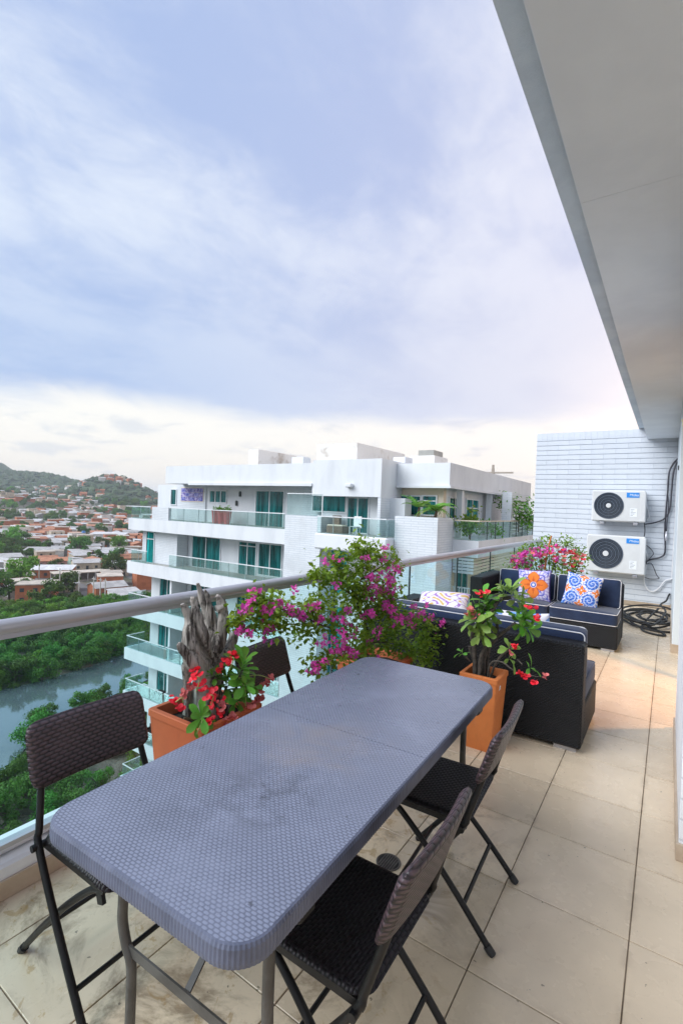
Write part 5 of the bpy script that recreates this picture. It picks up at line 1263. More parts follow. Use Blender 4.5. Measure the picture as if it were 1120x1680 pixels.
for (px, py, k, lb) in ((247, 1100, 5, 'dark patio chair on the balcony hung with wires'), (232, 1047, 4, 'small dark table on the balcony above the wires')):
    z = -FH*k+0.12; c = thing('patio_chair' if k == 5 else 'patio_table', lb, 'chair' if k == 5 else 'table', (-33.2 if k == 5 else -32.0, 23.4, z))
    part('seat' if k == 5 else 'table_top', MB().box(-0.35, 0.35, -0.3, 0.3, 0.40, 0.52, 0.03), M['wicker'], c)
    for sx in (-1, 1):
        for sy in (-1, 1): part('leg', MB().box(sx*0.3-0.025, sx*0.3+0.025, sy*0.26-0.025, sy*0.26+0.025, 0, 0.399), M['wicker'], c)
    if k == 5: part('backrest', MB().box(-0.35, 0.35, 0.24, 0.3, 0.521, 0.95, 0.02), M['wicker'], c); part('armrest', MB().box(-0.4, -0.351, -0.3, 0.3, 0.5, 0.66), M['wicker'], c)
# terrace plants of the neighbour
def palm(label, loc, h, n_, L, rnd, droop=0.9):
    t = thing('palm_plant', label, 'plant', loc, 0, 'palms on the neighbouring terrace'); fr = []
    part('stem', MB().tube([(0, 0, 0), (0.05, 0.02, h)], [0.09, 0.06], 8), M['twig'], t, 60)
    for k in range(n_):
        a = k*2.4+rnd.uniform(-.3, .3); up = rnd.uniform(0.35, 1.1); b = MB(); prev = None
        for s_ in range(9):
            q = s_/8; r_ = L*q; p = Vector((math.cos(a)*r_*0.8, math.sin(a)*r_*0.8, h+L*up*q-droop*L*q*q*0.8))
            if prev is not None:
                t_ = (p-prev).normalized(); sd_ = t_.cross(Vector((0, 0, 1))).normalized()
                for e in (-1, 1):
                    tip = p+sd_*e*L*0.30*math.sin(math.pi*min(1, q+0.12))+t_*L*0.14-Vector((0, 0, 0.07*L)); b.add([prev, p, tip], [(0, 1, 2)])
            prev = p
        part('frond', b, M['leaf'] if k % 3 else M['leaf_lime'], t, None, False)
    return t
rn = random.Random(4)
palm('arching palm planted on top of the brick tower corner', (-9.95, 23.3, 1.24), 0.35, 15, 1.3, rn); palm('upright reddish palm beside the arching palm on the tower', (-11.0, 23.5, 1.24), 0.5, 9, 1.1, rn, 0.5)
def small_shrub(name, label, loc, r_, h, n_, rnd, ls=0.16, mat='boug_leaf'):
    t = thing(name, label, 'shrub', loc, 0, 'shrubs on the neighbouring terrace'); b = MB()
    leaf_cloud(b, [((rnd.gauss(0, r_*0.5), rnd.gauss(0, r_*0.5), h*rnd.uniform(0.3, 0.9)), r_*0.35, n_//8) for _ in range(8)], ls, rnd); part('foliage', b, M[mat], t, None, False)
    part('stem', MB().tube([(0, 0, 0), (0.03, 0, h*0.5)], 0.03, 6), M['twig'], t); return t
small_shrub('terrace_shrub', 'yellow green shrub on the terrace corner behind the glass', (-9.0, 25.8, 0.116), 0.5, 2.0, 400, rn, 0.2); small_shrub('terrace_shrub', 'low grey green shrub pressed against the terrace glass', (-8.7, 25.1, 0.116), 0.4, 0.9, 300, rn, 0.18, 'leaf')
small_shrub('terrace_shrub', 'low dark shrub further along the terrace glass', (-8.6, 28.4, 0.116), 0.55, 0.9, 300, rn, 0.2, 'leaf'); small_shrub('climbing_vine', 'dense vine covering the white louvred screen', (-8.15, 32.7, 0.4), 0.95, 2.4, 900, rn, 0.22, 'leaf')
# ------------------------------------------------------------------ land, river, hills
GZ = -30.0
def azr(x, y): return math.degrees(math.atan2(-x, y)), math.hypot(x, y)
def ground(x, y):
    a, r = azr(x, y)
    z = GZ+22*sstep(340, 1050, r)*(1-sstep(3600, 5200, r))
    if -20 < a < 120:
        z += 50*math.exp(-((r-1150)/210)**2-((a-59.2)/4.4)**2)+66*math.exp(-((r-1650)/330)**2-((a-65.5)/6.5)**2)
        z += 300*math.exp(-((r-2400)/520)**2-((a-74)/5.4)**2)
        z += 16*math.exp(-((r-860)/120)**2-((a-68.5)/3)**2)
        if r > 700: z += (3+5*sstep(900, 2000, r))*noise.noise(Vector((x*0.006, y*0.006, 0)))*sstep(700, 1000, r)
    if z > 90: z = 90+45*(1-math.exp(-(z-90)/45))
    return z
def ground_mesh():
    rs = [0]; r = 25
    while r < 6800: rs.append(r); r *= 1.045
    rs.append(7000)
    azs = [i*4.0 for i in range(-45, 11)]+[44+0.5*i for i in range(0, 80)]+[84+4*i for i in range(0, 24)]
    azs = sorted(set(a for a in azs if -180 <= a < 180)); b = MB(); vs = []; fs = []; n_ = len(azs)
    for r in rs:
        for a in azs:
            x, y = -math.sin(R(a))*r, math.cos(R(a))*r; vs.append((x, y, ground(x, y)))
    for j in range(len(rs)-1):
        for i in range(n_): fs.append((j*n_+i, j*n_+(i+1) % n_, (j+1)*n_+(i+1) % n_, (j+1)*n_+i))
    return b.add(vs, fs)
def groundmat():
    m = MT('land'); w = m.coord('World')
    col = m.mix(m.step(m.noise(0.05, 6, 0.6, 0.3, w), 0.42, 0.62), (0.15, 0.13, 0.105), (0.050, 0.075, 0.030))
    px, py, pz = m.sep(w)
    far = m.step(m.math('SQRT', m.math('ADD', m.math('MULTIPLY', px, px), m.math('MULTIPLY', py, py))), 620, 1000)
    green = m.mix(m.step(m.noise(0.03, 8, 0.7, 0.2, w), 0.35, 0.65), (0.022, 0.048, 0.024), (0.052, 0.085, 0.034))
    return m.set(m.mix(far, col, green), 0.95, m.bump(m.noise(0.12, 6, 0.7, 0, w), 0.8, 3.0))
gl_ = link('terrain', ground_mesh().mesh('terrain', 80), groundmat()); tag(gl_, kind='structure')
RY = [-120, -40, 0, 20, 26, 33, 42, 50, 70, 120, 220, 400]
RXN = [-44, -48, -54, -57.5, -60, -72, -71.5, -74, -80, -95, -125, -190]; RXF = [-106, -100, -93, -89, -88.5, -88.5, -87, -88.5, -94, -112, -143, -212]
def riverbank(y): return interp(RY, RXN, y), interp(RY, RXF, y)
wv = []; wf = []
for i in range(60):
    y = -120+520*i/59; n_, f_ = riverbank(y); wv += [(n_, y, GZ+0.12), (f_, y, GZ+0.12)]
    if i: k = 2*i; wf.append((k-2, k-1, k+1, k))
mw = MT('river_water'); w_ = mw.coord('World')
mw.set(mw.mix(mw.step(mw.noise(0.06, 4, 0.5, 0, w_), 0.4, 0.7), (0.20, 0.26, 0.28), (0.27, 0.33, 0.345)), 0.04, mw.bump(mw.noise(0.9, 4, 0.55, 0.3, w_), 0.045, 0.3), 0.62, 0.8)
tag(link('river', MB().add(wv, wf).mesh('river'), mw.m), kind='structure')

# ------------------------------------------------------------------ trees (crown of leaf clumps on a trunk with limbs)
def crownmat(name, c1, c2, c3):
    m = MT(name); o = m.coord('Object'); rn_ = m.rand()
    col = m.mix(m.step(m.noise(0.8, 4, 0.6, 0, o), 0.35, 0.65), c1, c2); col = m.mix(m.step(m.noise(3.5, 3, 0.6, 0, o), 0.5, 0.75), col, c3)
    hsv = m.new('ShaderNodeHueSaturation'); m.put(hsv.inputs['Color'], col); m.put(hsv.inputs['Value'], m.math('MULTIPLY_ADD', rn_, 0.75, 0.65)); m.put(hsv.inputs['Hue'], m.math('MULTIPLY_ADD', rn_, 0.05, 0.475)); m.put(hsv.inputs['Saturation'], 1.05)
    m.set(hsv.outputs[0], 0.6, None, None, 0.25)
    tl = m.new('ShaderNodeBsdfTranslucent'); m.put(tl.inputs[0], hsv.outputs[0]); mx = m.new('ShaderNodeMixShader'); mx.inputs[0].default_value = 0.22
    m.put(mx.inputs[1], m.b.outputs[0]); m.put(mx.inputs[2], tl.outputs[0]); m.put(m.out.inputs[0], mx.outputs[0]); return m.m
M['crown_a'] = crownmat('mangrove_leaves', (0.060, 0.155, 0.026), (0.115, 0.24, 0.045), (0.030, 0.085, 0.018))
M['crown_b'] = crownmat('town_tree_leaves', (0.050, 0.12, 0.024), (0.105, 0.19, 0.038), (0.024, 0.065, 0.016))
M['crown_c'] = crownmat('pale_tree_leaves', (0.11, 0.25, 0.035), (0.17, 0.31, 0.05), (0.055, 0.14, 0.022))
M['crown_d'] = crownmat('bare_grey_twigs', (0.20, 0.20, 0.17), (0.14, 0.15, 0.12), (0.09, 0.11, 0.07))
M['bark'] = pm('bark', (0.10, 0.08, 0.06), (0.06, 0.05, 0.04), 4, 0.9, 0.5, 30)
def tree_proto(name, seed, crown_r, trunk_h, nblob, nleaf, leaf, mat, low=False):
    r_ = random.Random(seed); t = thing(name, '', 'tree', (0, 0, -500)); b = MB(); limbs = MB()
    limbs.tube(smooth_path([(0, 0, 0), (r_.uniform(-.15, .15), r_.uniform(-.15, .15), trunk_h*0.55), (r_.uniform(-.3, .3), r_.uniform(-.3, .3), trunk_h)], 3), [0.05*crown_r+0.04]*3+[0.045*crown_r]*2+[0.03*crown_r]*2, 7)
    blobs = []
    for k in range(nblob):
        a = r_.uniform(0, 6.283); q = math.sqrt(r_.random())*crown_r*0.78; zz = trunk_h+crown_r*(r_.uniform(-0.25, 0.75) if not low else r_.uniform(-0.9, 0.7))*(1-0.5*(q/crown_r)**2)
        c = Vector((math.cos(a)*q, math.sin(a)*q, max(zz, crown_r*0.12))); rad = crown_r*r_.uniform(0.24, 0.44); blobs.append((c, rad))
        limbs.tube([(0, 0, trunk_h*0.7), (c*0.5)+Vector((0, 0, trunk_h*0.4)), c], [0.03*crown_r, 0.02*crown_r, 0.008*crown_r], 5)
    for c, rad in blobs:
        for _ in range(nleaf//nblob):
            d = Vector((r_.gauss(0, 1), r_.gauss(0, 1), r_.gauss(0.15, 1))).normalized(); p = c+Vector((d.x, d.y, d.z*0.75))*rad*(r_.random()**0.4)*r_.uniform(0.8, 1.12)
            if p.z < 0.05: continue
            nrm = (d+Vector((r_.gauss(0, .6), r_.gauss(0, .6), r_.gauss(0.3, .6)))).normalized(); s_ = nrm.orthogonal().normalized(); s_ = Matrix.Rotation(r_.uniform(0, 6.28), 3, nrm) @ s_; u_ = nrm.cross(s_); L = leaf*r_.uniform(0.6, 1.3)
            b.add([p-s_*L*0.5, p+u_*L*0.28+nrm*L*0.08, p+s_*L*0.5, p-u_*L*0.28+nrm*L*0.08], [(0, 1, 2, 3)])
    part('crown', b, M[mat], t, None, False); part('trunk', limbs, M['bark'], t, None, False); return t
MANG = [tree_proto('mangrove_tree', s_, 3.1, 2.0, 22, 3300, 0.36, 'crown_a', True) for s_ in (1, 2, 3)]+[tree_proto('mangrove_tree', 4, 2.6, 1.8, 18, 2600, 0.34, 'crown_c', True)]
GREY = tree_proto('bare_tree', 9, 2.8, 2.0, 18, 1200, 0.22, 'crown_d', True)
TOWN = [tree_proto('town_tree', 11, 4.2, 3.2, 16, 1500, 0.75, 'crown_b'), tree_proto('town_tree', 12, 3.6, 3.0, 14, 1200, 0.7, 'crown_b'), tree_proto('town_tree', 13, 4.0, 3.4, 15, 1300, 0.75, 'crown_c'), tree_proto('town_tree', 14, 3.4, 2.6, 12, 1000, 0.65, 'crown_b')]
USED = set()
def put_tree(proto, x, y, s_, label, group):
    if proto.name not in USED: USED.add(proto.name); t = proto
    else: t = copy_tree(proto)
    t.location = (x, y, ground(x, y)-0.1*s_); t.rotation_euler = (0, 0, random.uniform(0, 6.28)); t.scale = (s_*random.uniform(.88, 1.12), s_*random.uniform(.88, 1.12), s_*random.uniform(.85, 1.15))
    tag(t, label, 'tree', group); return t
rn = random.Random(77)
def wedge(x, y, a0=53, a1=73):
    a, r = azr(x, y); return a0 < a < a1
# far bank: dense mangrove belt
cnt = 0; y = 12.0
pts = []
while y < 110:
    n_, f_ = riverbank(y); x = f_-1.6
    while x > f_-58:
        xx, yy = x+rn.uniform(-1.2, 1.2), y+rn.uniform(-1.6, 1.6); a, r = azr(xx, yy)
        if 54.5 < a < 71.5 and r < 158: pts.append((xx, yy, f_-xx))
        x -= 4.4
    y += 4.3
for xx, yy, d_ in pts:
    g = 'mangroves along the far river bank'; pr = rn.choice(MANG)
    if d_ < 6: lb = 'dense green mangrove leaning over the water on the far river bank'
    elif pr is MANG[3]: lb = 'pale green mangrove within the belt behind the far river bank'
    else: lb = 'dark green mangrove within the belt behind the far river bank'
    put_tree(pr, xx, yy, rn.uniform(0.8, 1.12), lb, g)
for px, py in ((160, 1068), (152, 1072), (168, 1066)):
    q = onz(px, py, GZ+0.3); put_tree(GREY, q.x, q.y, rn.uniform(0.8, 1.0), 'bare greyish mangrove at the water on the far river bank', 'bare mangroves')
# near bank
y = 8.0
while y < 62:
    n_, f_ = riverbank(y); x = n_+1.3; i = 0
    while x < -33:
        xx, yy = x+rn.uniform(-1.0, 1.0), y+rn.uniform(-1.3, 1.3); a, r = azr(xx, yy)
        if 52 < a < 74 and r > 42 and not (xx > -37.5 and yy > 20):
            put_tree(rn.choice(MANG), xx, yy, rn.uniform(0.6, 0.9) if x < n_+8 else rn.uniform(0.5, 0.75), 'green mangrove at the edge of the near river bank' if i == 0 else 'green mangrove below the balustrade behind the near river bank', 'mangroves along the near river bank')
        x += 3.9; i += 1
    y += 3.7

# ------------------------------------------------------------------ houses
def hmat(n_, c, rough=0.85, bm=0.3): return pm(n_, c, tuple(q*0.72 for q in c), 0.5, rough, bm, 3, coord='World', var=0.25, bdist=0.05)
HM = {'brick': hmat('house_brick', (0.44, 0.15, 0.065)), 'white': hmat('house_white', (0.66, 0.65, 0.63)), 'cream': hmat('house_cream', (0.55, 0.47, 0.36)), 'grey': hmat('house_grey', (0.30, 0.29, 0.28)), 'pink': hmat('house_pink', (0.52, 0.30, 0.25)), 'blue': hmat('house_blue', (0.36, 0.44, 0.58)), 'mint': hmat('house_mint', (0.38, 0.55, 0.46))}
RM = {'metal': hmat('roof_metal', (0.46, 0.45, 0.44), 0.7), 'pale': hmat('roof_pale', (0.60, 0.60, 0.60), 0.7), 'rust': hmat('roof_rust', (0.46, 0.20, 0.11), 0.85), 'slab': hmat('roof_slab', (0.52, 0.46, 0.39), 0.9)}
M['hglass'] = pm('house_window', (0.03, 0.035, 0.04), (0.05, 0.055, 0.06), 3, 0.3)
HP = {}
def house_proto(wc, rc, w, d, h, shape):
    key = (wc, rc, w, d, h, shape)
    if key in HP: return HP[key]
    t = thing('house', '', 'house', (0, 0, -500)); b = MB().box(-w/2, w/2, -d/2, d/2, -4.0, h)
    if shape == 'shed':
        b.add([(-w/2, -d/2, h), (w/2, -d/2, h), (w/2, d/2, h), (-w/2, d/2, h), (-w/2, d/2, h+0.8), (w/2, d/2, h+0.8)], [(0, 3, 4), (1, 5, 2), (3, 2, 5, 4)])
    if shape == 'gable': b.add([(-w/2, -d/2, h), (-w/2, d/2, h), (-w/2, 0, h+1.1), (w/2, -d/2, h), (w/2, d/2, h), (w/2, 0, h+1.1)], [(0, 2, 1), (3, 4, 5)])
    part('wall', b, HM[wc], t); r_ = MB(); o_ = 0.35; th = 0.12
    if shape == 'flat': r_.box(-w/2-o_*0.5, w/2+o_*0.5, -d/2-o_*0.5, d/2+o_*0.5, h+0.002, h+0.28)
    elif shape == 'shed': r_.add([(-w/2-o_, -d/2-o_, h-0.06), (w/2+o_, -d/2-o_, h-0.06), (w/2+o_, d/2+o_, h+0.88), (-w/2-o_, d/2+o_, h+0.88), (-w/2-o_, -d/2-o_, h-0.06+th), (w/2+o_, -d/2-o_, h-0.06+th), (w/2+o_, d/2+o_, h+0.88+th), (-w/2-o_, d/2+o_, h+0.88+th)], [(0, 3, 2, 1), (4, 5, 6, 7), (0, 1, 5, 4), (1, 2, 6, 5), (2, 3, 7, 6), (3, 0, 4, 7)])
    else:
        for s_ in (-1, 1): r_.add([(-w/2-o_, s_*(d/2+o_), h-0.2), (w/2+o_, s_*(d/2+o_), h-0.2), (w/2+o_, 0, h+1.12), (-w/2-o_, 0, h+1.12), (-w/2-o_, s_*(d/2+o_), h-0.2+th), (w/2+o_, s_*(d/2+o_), h-0.2+th), (w/2+o_, 0, h+1.12+th), (-w/2-o_, 0, h+1.12+th)], [(0, 3, 2, 1), (4, 5, 6, 7), (0, 1, 5, 4), (1, 2, 6, 5), (3, 0, 4, 7)])
    part('roof', r_, RM[rc], t)
    storeys = 2 if h > 4.5 else 1; nwin = max(1, int(w/3.2))
    wm = MB().box(-0.55, 0.55, -0.05, 0.05, -0.55, 0.55).mesh('window'); wm.materials.append(M['hglass'])
    for s_ in range(storeys):
        for k in range(nwin):
            if s_ == 0 and k == nwin//2: continue
            o = link('window', wm, None, t); o.location = (-w/2+w*(k+0.5)/nwin, -d/2, 1.5+s_*2.7)
        o = link('window', wm, None, t); o.location = (w/2, 0, 1.5+s_*2.7); o.rotation_euler = (0, 0, R(90))
    part('door', MB().box(-0.5, 0.5, -d/2-0.04, -d/2+0.04, 0, 2.1), M['hglass'], t).location.x = -w/2+w*(nwin//2+0.5)/nwin
    HP[key] = t; return t
colname = {'brick': 'bare orange brick', 'white': 'white painted', 'cream': 'cream painted', 'grey': 'grey rendered', 'pink': 'salmon painted', 'blue': 'pale blue', 'mint': 'mint green'}
roofname = {'metal': 'grey sheet metal', 'pale': 'whitish sheet', 'rust': 'rusty sheet', 'slab': 'flat concrete'}
HUSED = set(); placed = []
def put_house(proto, x, y, rz, sc, label, group, near=True):
    if proto.name not in HUSED: HUSED.add(proto.name); t = proto
    elif near: t = copy_tree(proto)
    else:
        t = proto.copy(); t.name = 'house'; COL.objects.link(t)
        for ch in proto.children:
            if clean(ch.name) in ('wall', 'roof'): c = ch.copy(); c.name = clean(ch.name); COL.objects.link(c); c.parent = t
    t.location = (x, y, ground(x, y)); t.rotation_euler = (0, 0, rz); t.scale = (sc, sc, sc); tag(t, label, 'house', group); return t
def face(x, y, j=0.0): return math.atan2(x, -y)*-1.0*0+math.atan2(-x, y)+j     # local -Y towards the terrace
hero = [(62, 987, 10.0, 8, 5.6, 'brick', 'slab', 'flat', 'two storey bare brick house with flat roof above the river trees'),
        (88, 946, 14.0, 8, 3.2, 'brick', 'pale', 'shed', 'long low orange brick house with pale shed roof'),
        (141, 934, 10.5, 8, 3.4, 'cream', 'metal', 'gable', 'cream and brick house with grey metal gable roof'),
        (176, 978, 9.5, 8, 3.6, 'brick', 'metal', 'gable', 'brick house with white side and metal roof near the street'),
        (20, 958, 13.0, 7, 3.0, 'brick', 'slab', 'flat', 'low brick house with pale parapet above the big tree'),
        (70, 912, 15.0, 9, 3.4, 'white', 'metal', 'shed', 'wide white house with dark window band under metal roof'),
        (180, 886, 24.0, 14, 4.2, 'white', 'pale', 'shed', 'long white warehouse with pale sheet roof'),
        (126, 890, 9.0, 8, 6.2, 'white', 'slab', 'flat', 'tall white house beside the blue roof tank'),
        (208, 905, 16.0, 8, 2.8, 'cream', 'slab', 'flat', 'low cream building beside the white apartment block'),
        (85, 930, 12.0, 7, 3.0, 'pink', 'rust', 'shed', 'salmon house with rusty roof behind the long brick house'),
        (10, 925, 12.0, 9, 3.4, 'grey', 'metal', 'shed', 'grey rendered house with metal roof next to the pale tree'),
        (205, 990, 8.0, 7, 3.2, 'white', 'metal', 'shed', 'small white house tucked against the apartment block')]
for px, py, w, d, h, wc, rc, shp, lb in hero:
    q = onz(px, py, GZ); pr = house_proto(wc, rc, w, d, h, shp); put_house(pr, q.x, q.y, face(q.x, q.y, rn.uniform(-.35, .35)), 1.0, lb, None); placed.append((q.x, q.y, w*0.62))
    HUSED.discard(pr.name); HP.pop((wc, rc, w, d, h, shp)); 
HPOS = []
for (px, py, w, d, h, wc, rc, shp, lb), nm in zip(hero, ('two storey brick house', 'long low brick house', 'cream gabled house', 'brick house by the street', 'low brick parapet house', 'wide white house', 'long white warehouse', 'tall tank house', 'low cream building', 'salmon house', 'grey house', 'small white street house')):
    q = onz(px, py, GZ); HPOS.append((q.x, q.y, nm))
def beside(x, y):
    best = min(HPOS, key=lambda q: (q[0]-x)**2+(q[1]-y)**2); d_ = math.hypot(best[0]-x, best[1]-y)
    if d_ > 42: return None
    dr = math.hypot(x, y)-math.hypot(best[0], best[1])
    return ('behind the ' if dr > d_*0.6 else 'riverwards of the ' if dr < -d_*0.6 else 'beside the ')+best[2]
# unfinished concrete frame
q = onz(134, 951, GZ); uf = thing('concrete_frame', 'unfinished grey concrete frame of a building with open bays', 'building', (q.x, q.y, GZ), face(q.x, q.y, 0.25)); placed.append((q.x, q.y, 10))
part('floor_slab', MB().box(-10, 10, -3.5, 3.5, 3.0, 3.3), RM['slab'], uf); part('floor_slab', MB().box(-10, 10, -3.5, 3.5, -3, 0.15), RM['slab'], uf)
for i in range(8):
    for s_ in (-1, 1): part('column', MB().box(-9.8+2.75*i, -9.45+2.75*i, s_*3.1-0.18, s_*3.1+0.18, 0.151, 2.999), HM['white'], uf)
part('back_wall', MB().box(-9.9, 9.9, 2.4, 2.6, 0.151, 2.999), HM['grey'], uf)
# blue water tank on the tall white house
q = onz(137, 890, GZ); tk = thing('water_tank', 'blue water tank on legs beside the tall white house', 'tank', (q.x, q.y, GZ)); M['tank'] = pm('tank_blue', (0.03, 0.16, 0.42), (0.02, 0.12, 0.34), 2, 0.4)
part('tank', MB().lathe([(1.2, 5.2), (1.3, 5.3), (1.3, 7.6), (0.9, 8.1), (0.3, 8.2)], 20), M['tank'], tk, 40)
for sx in (-1, 1):
    for sy in (-1, 1): part('leg', MB().box(sx*0.9-0.1, sx*0.9+0.1, sy*0.9-0.1, sy*0.9+0.1, 0, 5.199), RM['slab'], tk)
kinds = [('brick', 'metal', 9, 8, 3.2, 'shed'), ('brick', 'slab', 9, 9, 5.8, 'flat'), ('brick', 'rust', 10, 8, 3.2, 'gable'), ('white', 'metal', 11, 8, 3.2, 'gable'), ('white', 'slab', 8, 8, 5.8, 'flat'), ('white', 'pale', 12, 9, 3.2, 'shed'),
         ('cream', 'metal', 9, 8, 3.2, 'shed'), ('cream', 'slab', 9, 8, 5.6, 'flat'), ('grey', 'metal', 10, 9, 3.2, 'gable'), ('grey', 'pale', 12, 8, 3.0, 'shed'), ('pink', 'metal', 9, 8, 3.2, 'gable'), ('pink', 'rust', 9, 7, 3.2, 'shed'), ('blue', 'pale', 9, 8, 3.2, 'gable'), ('mint', 'metal', 9, 8, 3.2, 'shed')]
HPROTO = [house_proto(*k) for k in kinds]
def free(x, y, rad):
    return all((x-a)**2+(y-b_)**2 > (rad+c)**2*0.62 for a, b_, c in placed)
cand = []; r = 186.0
while r < 1330:
    step = 11.3+r*0.0040; a = 52.0
    while a < 73:
        rr = r+rn.uniform(-.3, .3)*step; aa = a+math.degrees(step/r)*rn.uniform(-.25, .25); cand.append((rr, aa)); a += math.degrees(step/r)
    r += step*1.02
nh = 0; far_mb = {k: MB() for k in ('brick', 'white', 'cream')}; tree_spots = []
for rr, aa in cand:
    x, y = -math.sin(R(aa))*rr, math.cos(R(aa))*rr
    dens_ = noise.noise(Vector((x*0.012, y*0.012, 3.3)))
    hill = ground(x, y) > GZ+30 or rr > 1050
    if hill and rn.random() < 0.45: tree_spots.append((x, y, rr, aa)); continue
    if dens_ > 0.24 or rn.random() < 0.13: tree_spots.append((x, y, rr, aa)); continue
    if not free(x, y, 5.4): continue
    placed.append((x, y, 5.0)) if rr < 400 else None
    vis = 56 < aa < 70.5
    wts = [5, 5, 6, 4, 4, 4, 5, 5, 2, 2, 4, 5, 1, 0.7]; i = rn.choices(range(len(kinds)), wts)[0]; k = kinds[i]; rz = face(x, y)+rn.choice((0, 0, 1.57))+rn.uniform(-.22, .22)+0.2
    if vis and nh < 296 and rr < 960:
        zone = 'on the plain beyond the river' if rr < 420 else 'far off below the hills'
        put_house(HPROTO[i], x, y, rz, rn.uniform(0.68, 0.95)*(1+0.0003*rr), '%s house with %s roof %s' % (colname[k[0]], roofname[k[1]], beside(x, y) or zone), 'houses of the hillside town', rr < 430); nh += 1
    else:
        b = far_mb['brick' if k[0] in ('brick', 'pink') else ('white' if k[0] in ('white', 'blue', 'mint', 'grey') else 'cream')]; z = ground(x, y); s_ = rn.uniform(3.4, 6.2); h = rn.uniform(3, 7); b.M = Matrix.Translation((x, y, z)) @ Matrix.Rotation(rz, 4, 'Z'); b.box(-s_, s_, -s_*0.8, s_*0.8, -5, h)
        b.add([(-s_-.4, -s_*.85, h-0.1), (s_+.4, -s_*.85, h-0.1), (s_+.4, 0, h+1.3), (-s_-.4, 0, h+1.3), (-s_-.4, s_*.85, h-0.1), (s_+.4, s_*.85, h-0.1)], [(0, 1, 2, 3), (3, 2, 5, 4)])
for k, b in far_mb.items():
    b.M = None
    if b.v: tag(link('distant_houses', b.mesh('distant_houses'), HM[k]), {'brick': 'far scatter of reddish houses climbing the hills', 'white': 'far scatter of pale houses climbing the hills', 'cream': 'far scatter of cream houses climbing the hills'}[k], 'houses', None, 'stuff')
# trees between the houses
nt_ = 0
for x, y, rr, aa in tree_spots:
    if not (55.5 < aa < 71) or rr > 900 or not free(x, y, 2.5): continue
    for q in range(2 if rr < 500 else 1):
        if nt_ > 230: break
        i = rn.randrange(4); put_tree(TOWN[i], x+rn.uniform(-4, 4), y+rn.uniform(-4, 4), rn.uniform(0.75, 1.25)*(1+rr*0.0003), ['broad dark tree', 'rounded dark tree', 'pale green tree', 'small dark tree'][i]+' '+(beside(x, y) or ('between the plain houses beyond the river' if rr < 420 else 'among far houses below the hills')), 'trees in the town'); nt_ += 1
for px, py, s_, i, lb in ((35, 962, 1.5, 2, 'big bright green tree left of the brick houses'), (15, 985, 1.5, 0, 'spreading tree over the low brick house'), (105, 975, 1.3, 0, 'tall tree beside the street pole'), (185, 945, 1.5, 1, 'round dark tree next to the apartment block'), (130, 912, 1.7, 0, 'wide dark tree behind the cream gabled house'), (165, 900, 1.4, 1, 'dark tree before the white warehouse'), (195, 905, 1.4, 2, 'green tree at the corner of the white warehouse'), (30, 895, 1.5, 0, 'clump of dark trees left of the wide white house'), (20, 890, 1.5, 2, 'bright tree within the dark clump'), (75, 1000, 1.2, 0, 'dark tree at the edge of the mangrove belt'), (190, 925, 1.3, 1, 'dark tree behind the low cream building')):
    q = onz(px, py, GZ); put_tree(TOWN[i], q.x, q.y, s_, lb, None)
# wooded hills: one mass
wm_ = MB(); rw = random.Random(2)
ico = [Vector(v).normalized() for v in ((0, 0, 1), (0.9, 0, 0.45), (0.28, 0.85, 0.45), (-0.72, 0.53, 0.45), (-0.72, -0.53, 0.45), (0.28, -0.85, 0.45), (0.72, 0.53, -0.3), (-0.28, 0.85, -0.3), (-0.9, 0, -0.3), (-0.28, -0.85, -0.3), (0.72, -0.53, -0.3))]
icf = [(0, 1, 2), (0, 2, 3), (0, 3, 4), (0, 4, 5), (0, 5, 1), (1, 6, 2), (2, 7, 3), (3, 8, 4), (4, 9, 5), (5, 10, 1), (2, 6, 7), (3, 7, 8), (4, 8, 9), (5, 9, 10), (1, 10, 6)]
for _ in range(9000):
    aa = rw.uniform(54, 75); rr = math.sqrt(rw.uniform(820**2, 2700**2)); x, y = -math.sin(R(aa))*rr, math.cos(R(aa))*rr; z = ground(x, y)
    if z < GZ+24 and rr < 1100: continue
    if rw.random() < 0.35 and rr < 1250: continue
    if rr < 1300 and noise.noise(Vector((x*0.012, y*0.012, 3.3))) < -0.05 and rw.random() < 0.6: continue
    s_ = rw.uniform(3.5, 7)*(1+rr*0.0002); c = Vector((x, y, z+s_*0.3)); wm_.add([c+Vector((v.x*s_*rw.uniform(.7, 1.2), v.y*s_*rw.uniform(.7, 1.2), v.z*s_*rw.uniform(.55, 1.0))) for v in ico], icf)
M['wood'] = pm('hill_wood', (0.026, 0.058, 0.026), (0.060, 0.095, 0.038), 0.05, 0.95, coord='World')
tag(link('hill_woods', wm_.mesh('hill_woods', None, False), M['wood']), 'dark green woods covering the hills behind the town', 'woods', None, 'stuff')

# ------------------------------------------------------------------ street and poles
def strip(name, pts, w, z, mat):
    P_ = smooth_path([Vector((*p, 0)) for p in pts], 6); vs = []; fs = []
    for i, p in enumerate(P_):
        t = (P_[min(i+1, len(P_)-1)]-P_[max(i-1, 0)]).normalized(); s_ = Vector((-t.y, t.x, 0))*w/2; vs += [(p+s_)+Vector((0, 0, z)), (p-s_)+Vector((0, 0, z))]
        if i: k = 2*i; fs.append((k-2, k-1, k+1, k))
    return tag(link(name, MB().add(vs, fs).mesh(name), mat), kind='structure')
asph = pm('asphalt', (0.16, 0.15, 0.145), (0.12, 0.115, 0.11), 0.3, 0.9, coord='World')
g2 = lambda px, py: tuple(onz(px, py, GZ))[:2]
strip('street', [g2(260, 990), g2(190, 985), g2(150, 992), g2(115, 988), g2(60, 1000), g2(-40, 1005)], 8, GZ+0.05, asph)
strip('street', [g2(140, 990), g2(120, 960), g2(60, 950), g2(0, 968), g2(-30, 975)], 7, GZ+0.054, asph)
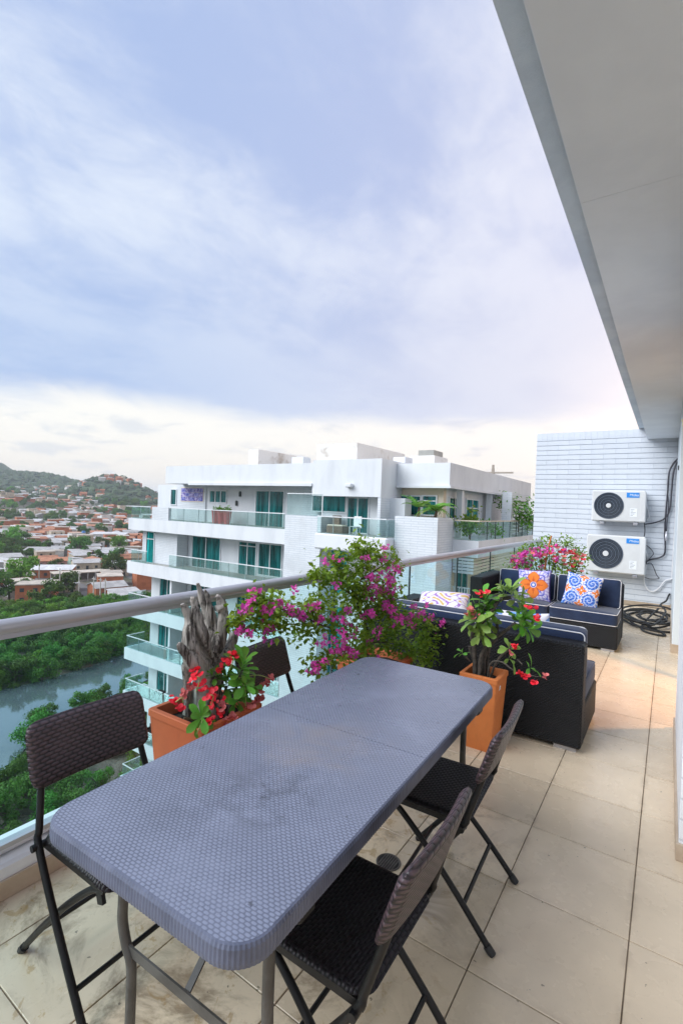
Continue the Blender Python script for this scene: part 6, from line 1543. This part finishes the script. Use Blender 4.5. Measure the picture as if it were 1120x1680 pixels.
strip('street', [g2(230, 950), g2(160, 915), g2(60, 900), g2(0, 905)], 7, GZ+0.046, asph)
M['pole'] = pm('concrete_pole', (0.50, 0.49, 0.46), (0.42, 0.41, 0.38), 2, 0.8)
for i, (px, py, h) in enumerate(((97, 995, 11), (129, 985, 9), (153, 990, 8), (164, 992, 8), (172, 994, 8), (8, 895, 10), (42, 893, 10), (64, 957, 9))):
    q = onz(px, py, GZ); pl = thing('utility_pole', ['tall pale street pole with lamp arm above the mangroves', 'concrete pole behind the street trees', 'short pole by the street, before the brick house with metal roof', 'middle pole of the three by the street', 'pole closest to the brick house with metal roof', 'pole beside the dark tree clump', 'pole between the wide white house and dark trees', 'pole in front of the long brick house'][i], 'pole', (q.x, q.y, GZ), 0, 'concrete utility poles')
    part('pole', MB().tube([(0, 0, 0), (0, 0, h)], [0.22, 0.14], 8), M['pole'], pl, 60); part('crossarm', MB().box(-1.0, 1.0, -0.07, 0.07, h-0.7, h-0.55), M['pole'], pl)
# tower crane far beyond the block
q = ony(808, 776, 420); cr = thing('tower_crane', 'distant tower crane standing beyond the white block roof', 'crane', (q.x, 420, GZ))
mst = q.z-GZ+4; cm = pm('crane_paint', (0.36, 0.30, 0.24), (0.3, 0.25, 0.2), 1, 0.7); part('mast', MB().box(-1, 1, -1, 1, 0, mst), cm, cr); part('jib', MB().box(-6, 17, -0.7, 0.7, mst-4.5, mst-3.2), cm, cr); part('counterweight', MB().box(-9, -5, -1, 1, mst-6, mst-3.0), cm, cr); part('peak', MB().box(-0.8, 0.8, -0.8, 0.8, mst+0.01, mst+3), cm, cr)

# ------------------------------------------------------------------ air
hz = MB().box(-7300, 7300, -7300, 7300, -31.5, 152)
hm = bpy.data.materials.new('haze'); hm.use_nodes = True; hm.node_tree.nodes.clear()
hv = hm.node_tree.nodes.new('ShaderNodeVolumePrincipled'); hv.inputs['Color'].default_value = (0.80, 0.88, 0.98, 1); hv.inputs['Density'].default_value = 0.00018; hv.inputs['Anisotropy'].default_value = 0.0
ho = hm.node_tree.nodes.new('ShaderNodeOutputMaterial'); hm.node_tree.links.new(hv.outputs[0], ho.inputs['Volume'])
tag(link('haze', hz.mesh('haze'), hm), kind='stuff')
# drop kinds that found no place
for o in [o for o in COL.objects if o.parent is None and o.type == 'EMPTY' and o.location.z < -400]:
    for ch in list(o.children): bpy.data.objects.remove(ch)
    bpy.data.objects.remove(o)
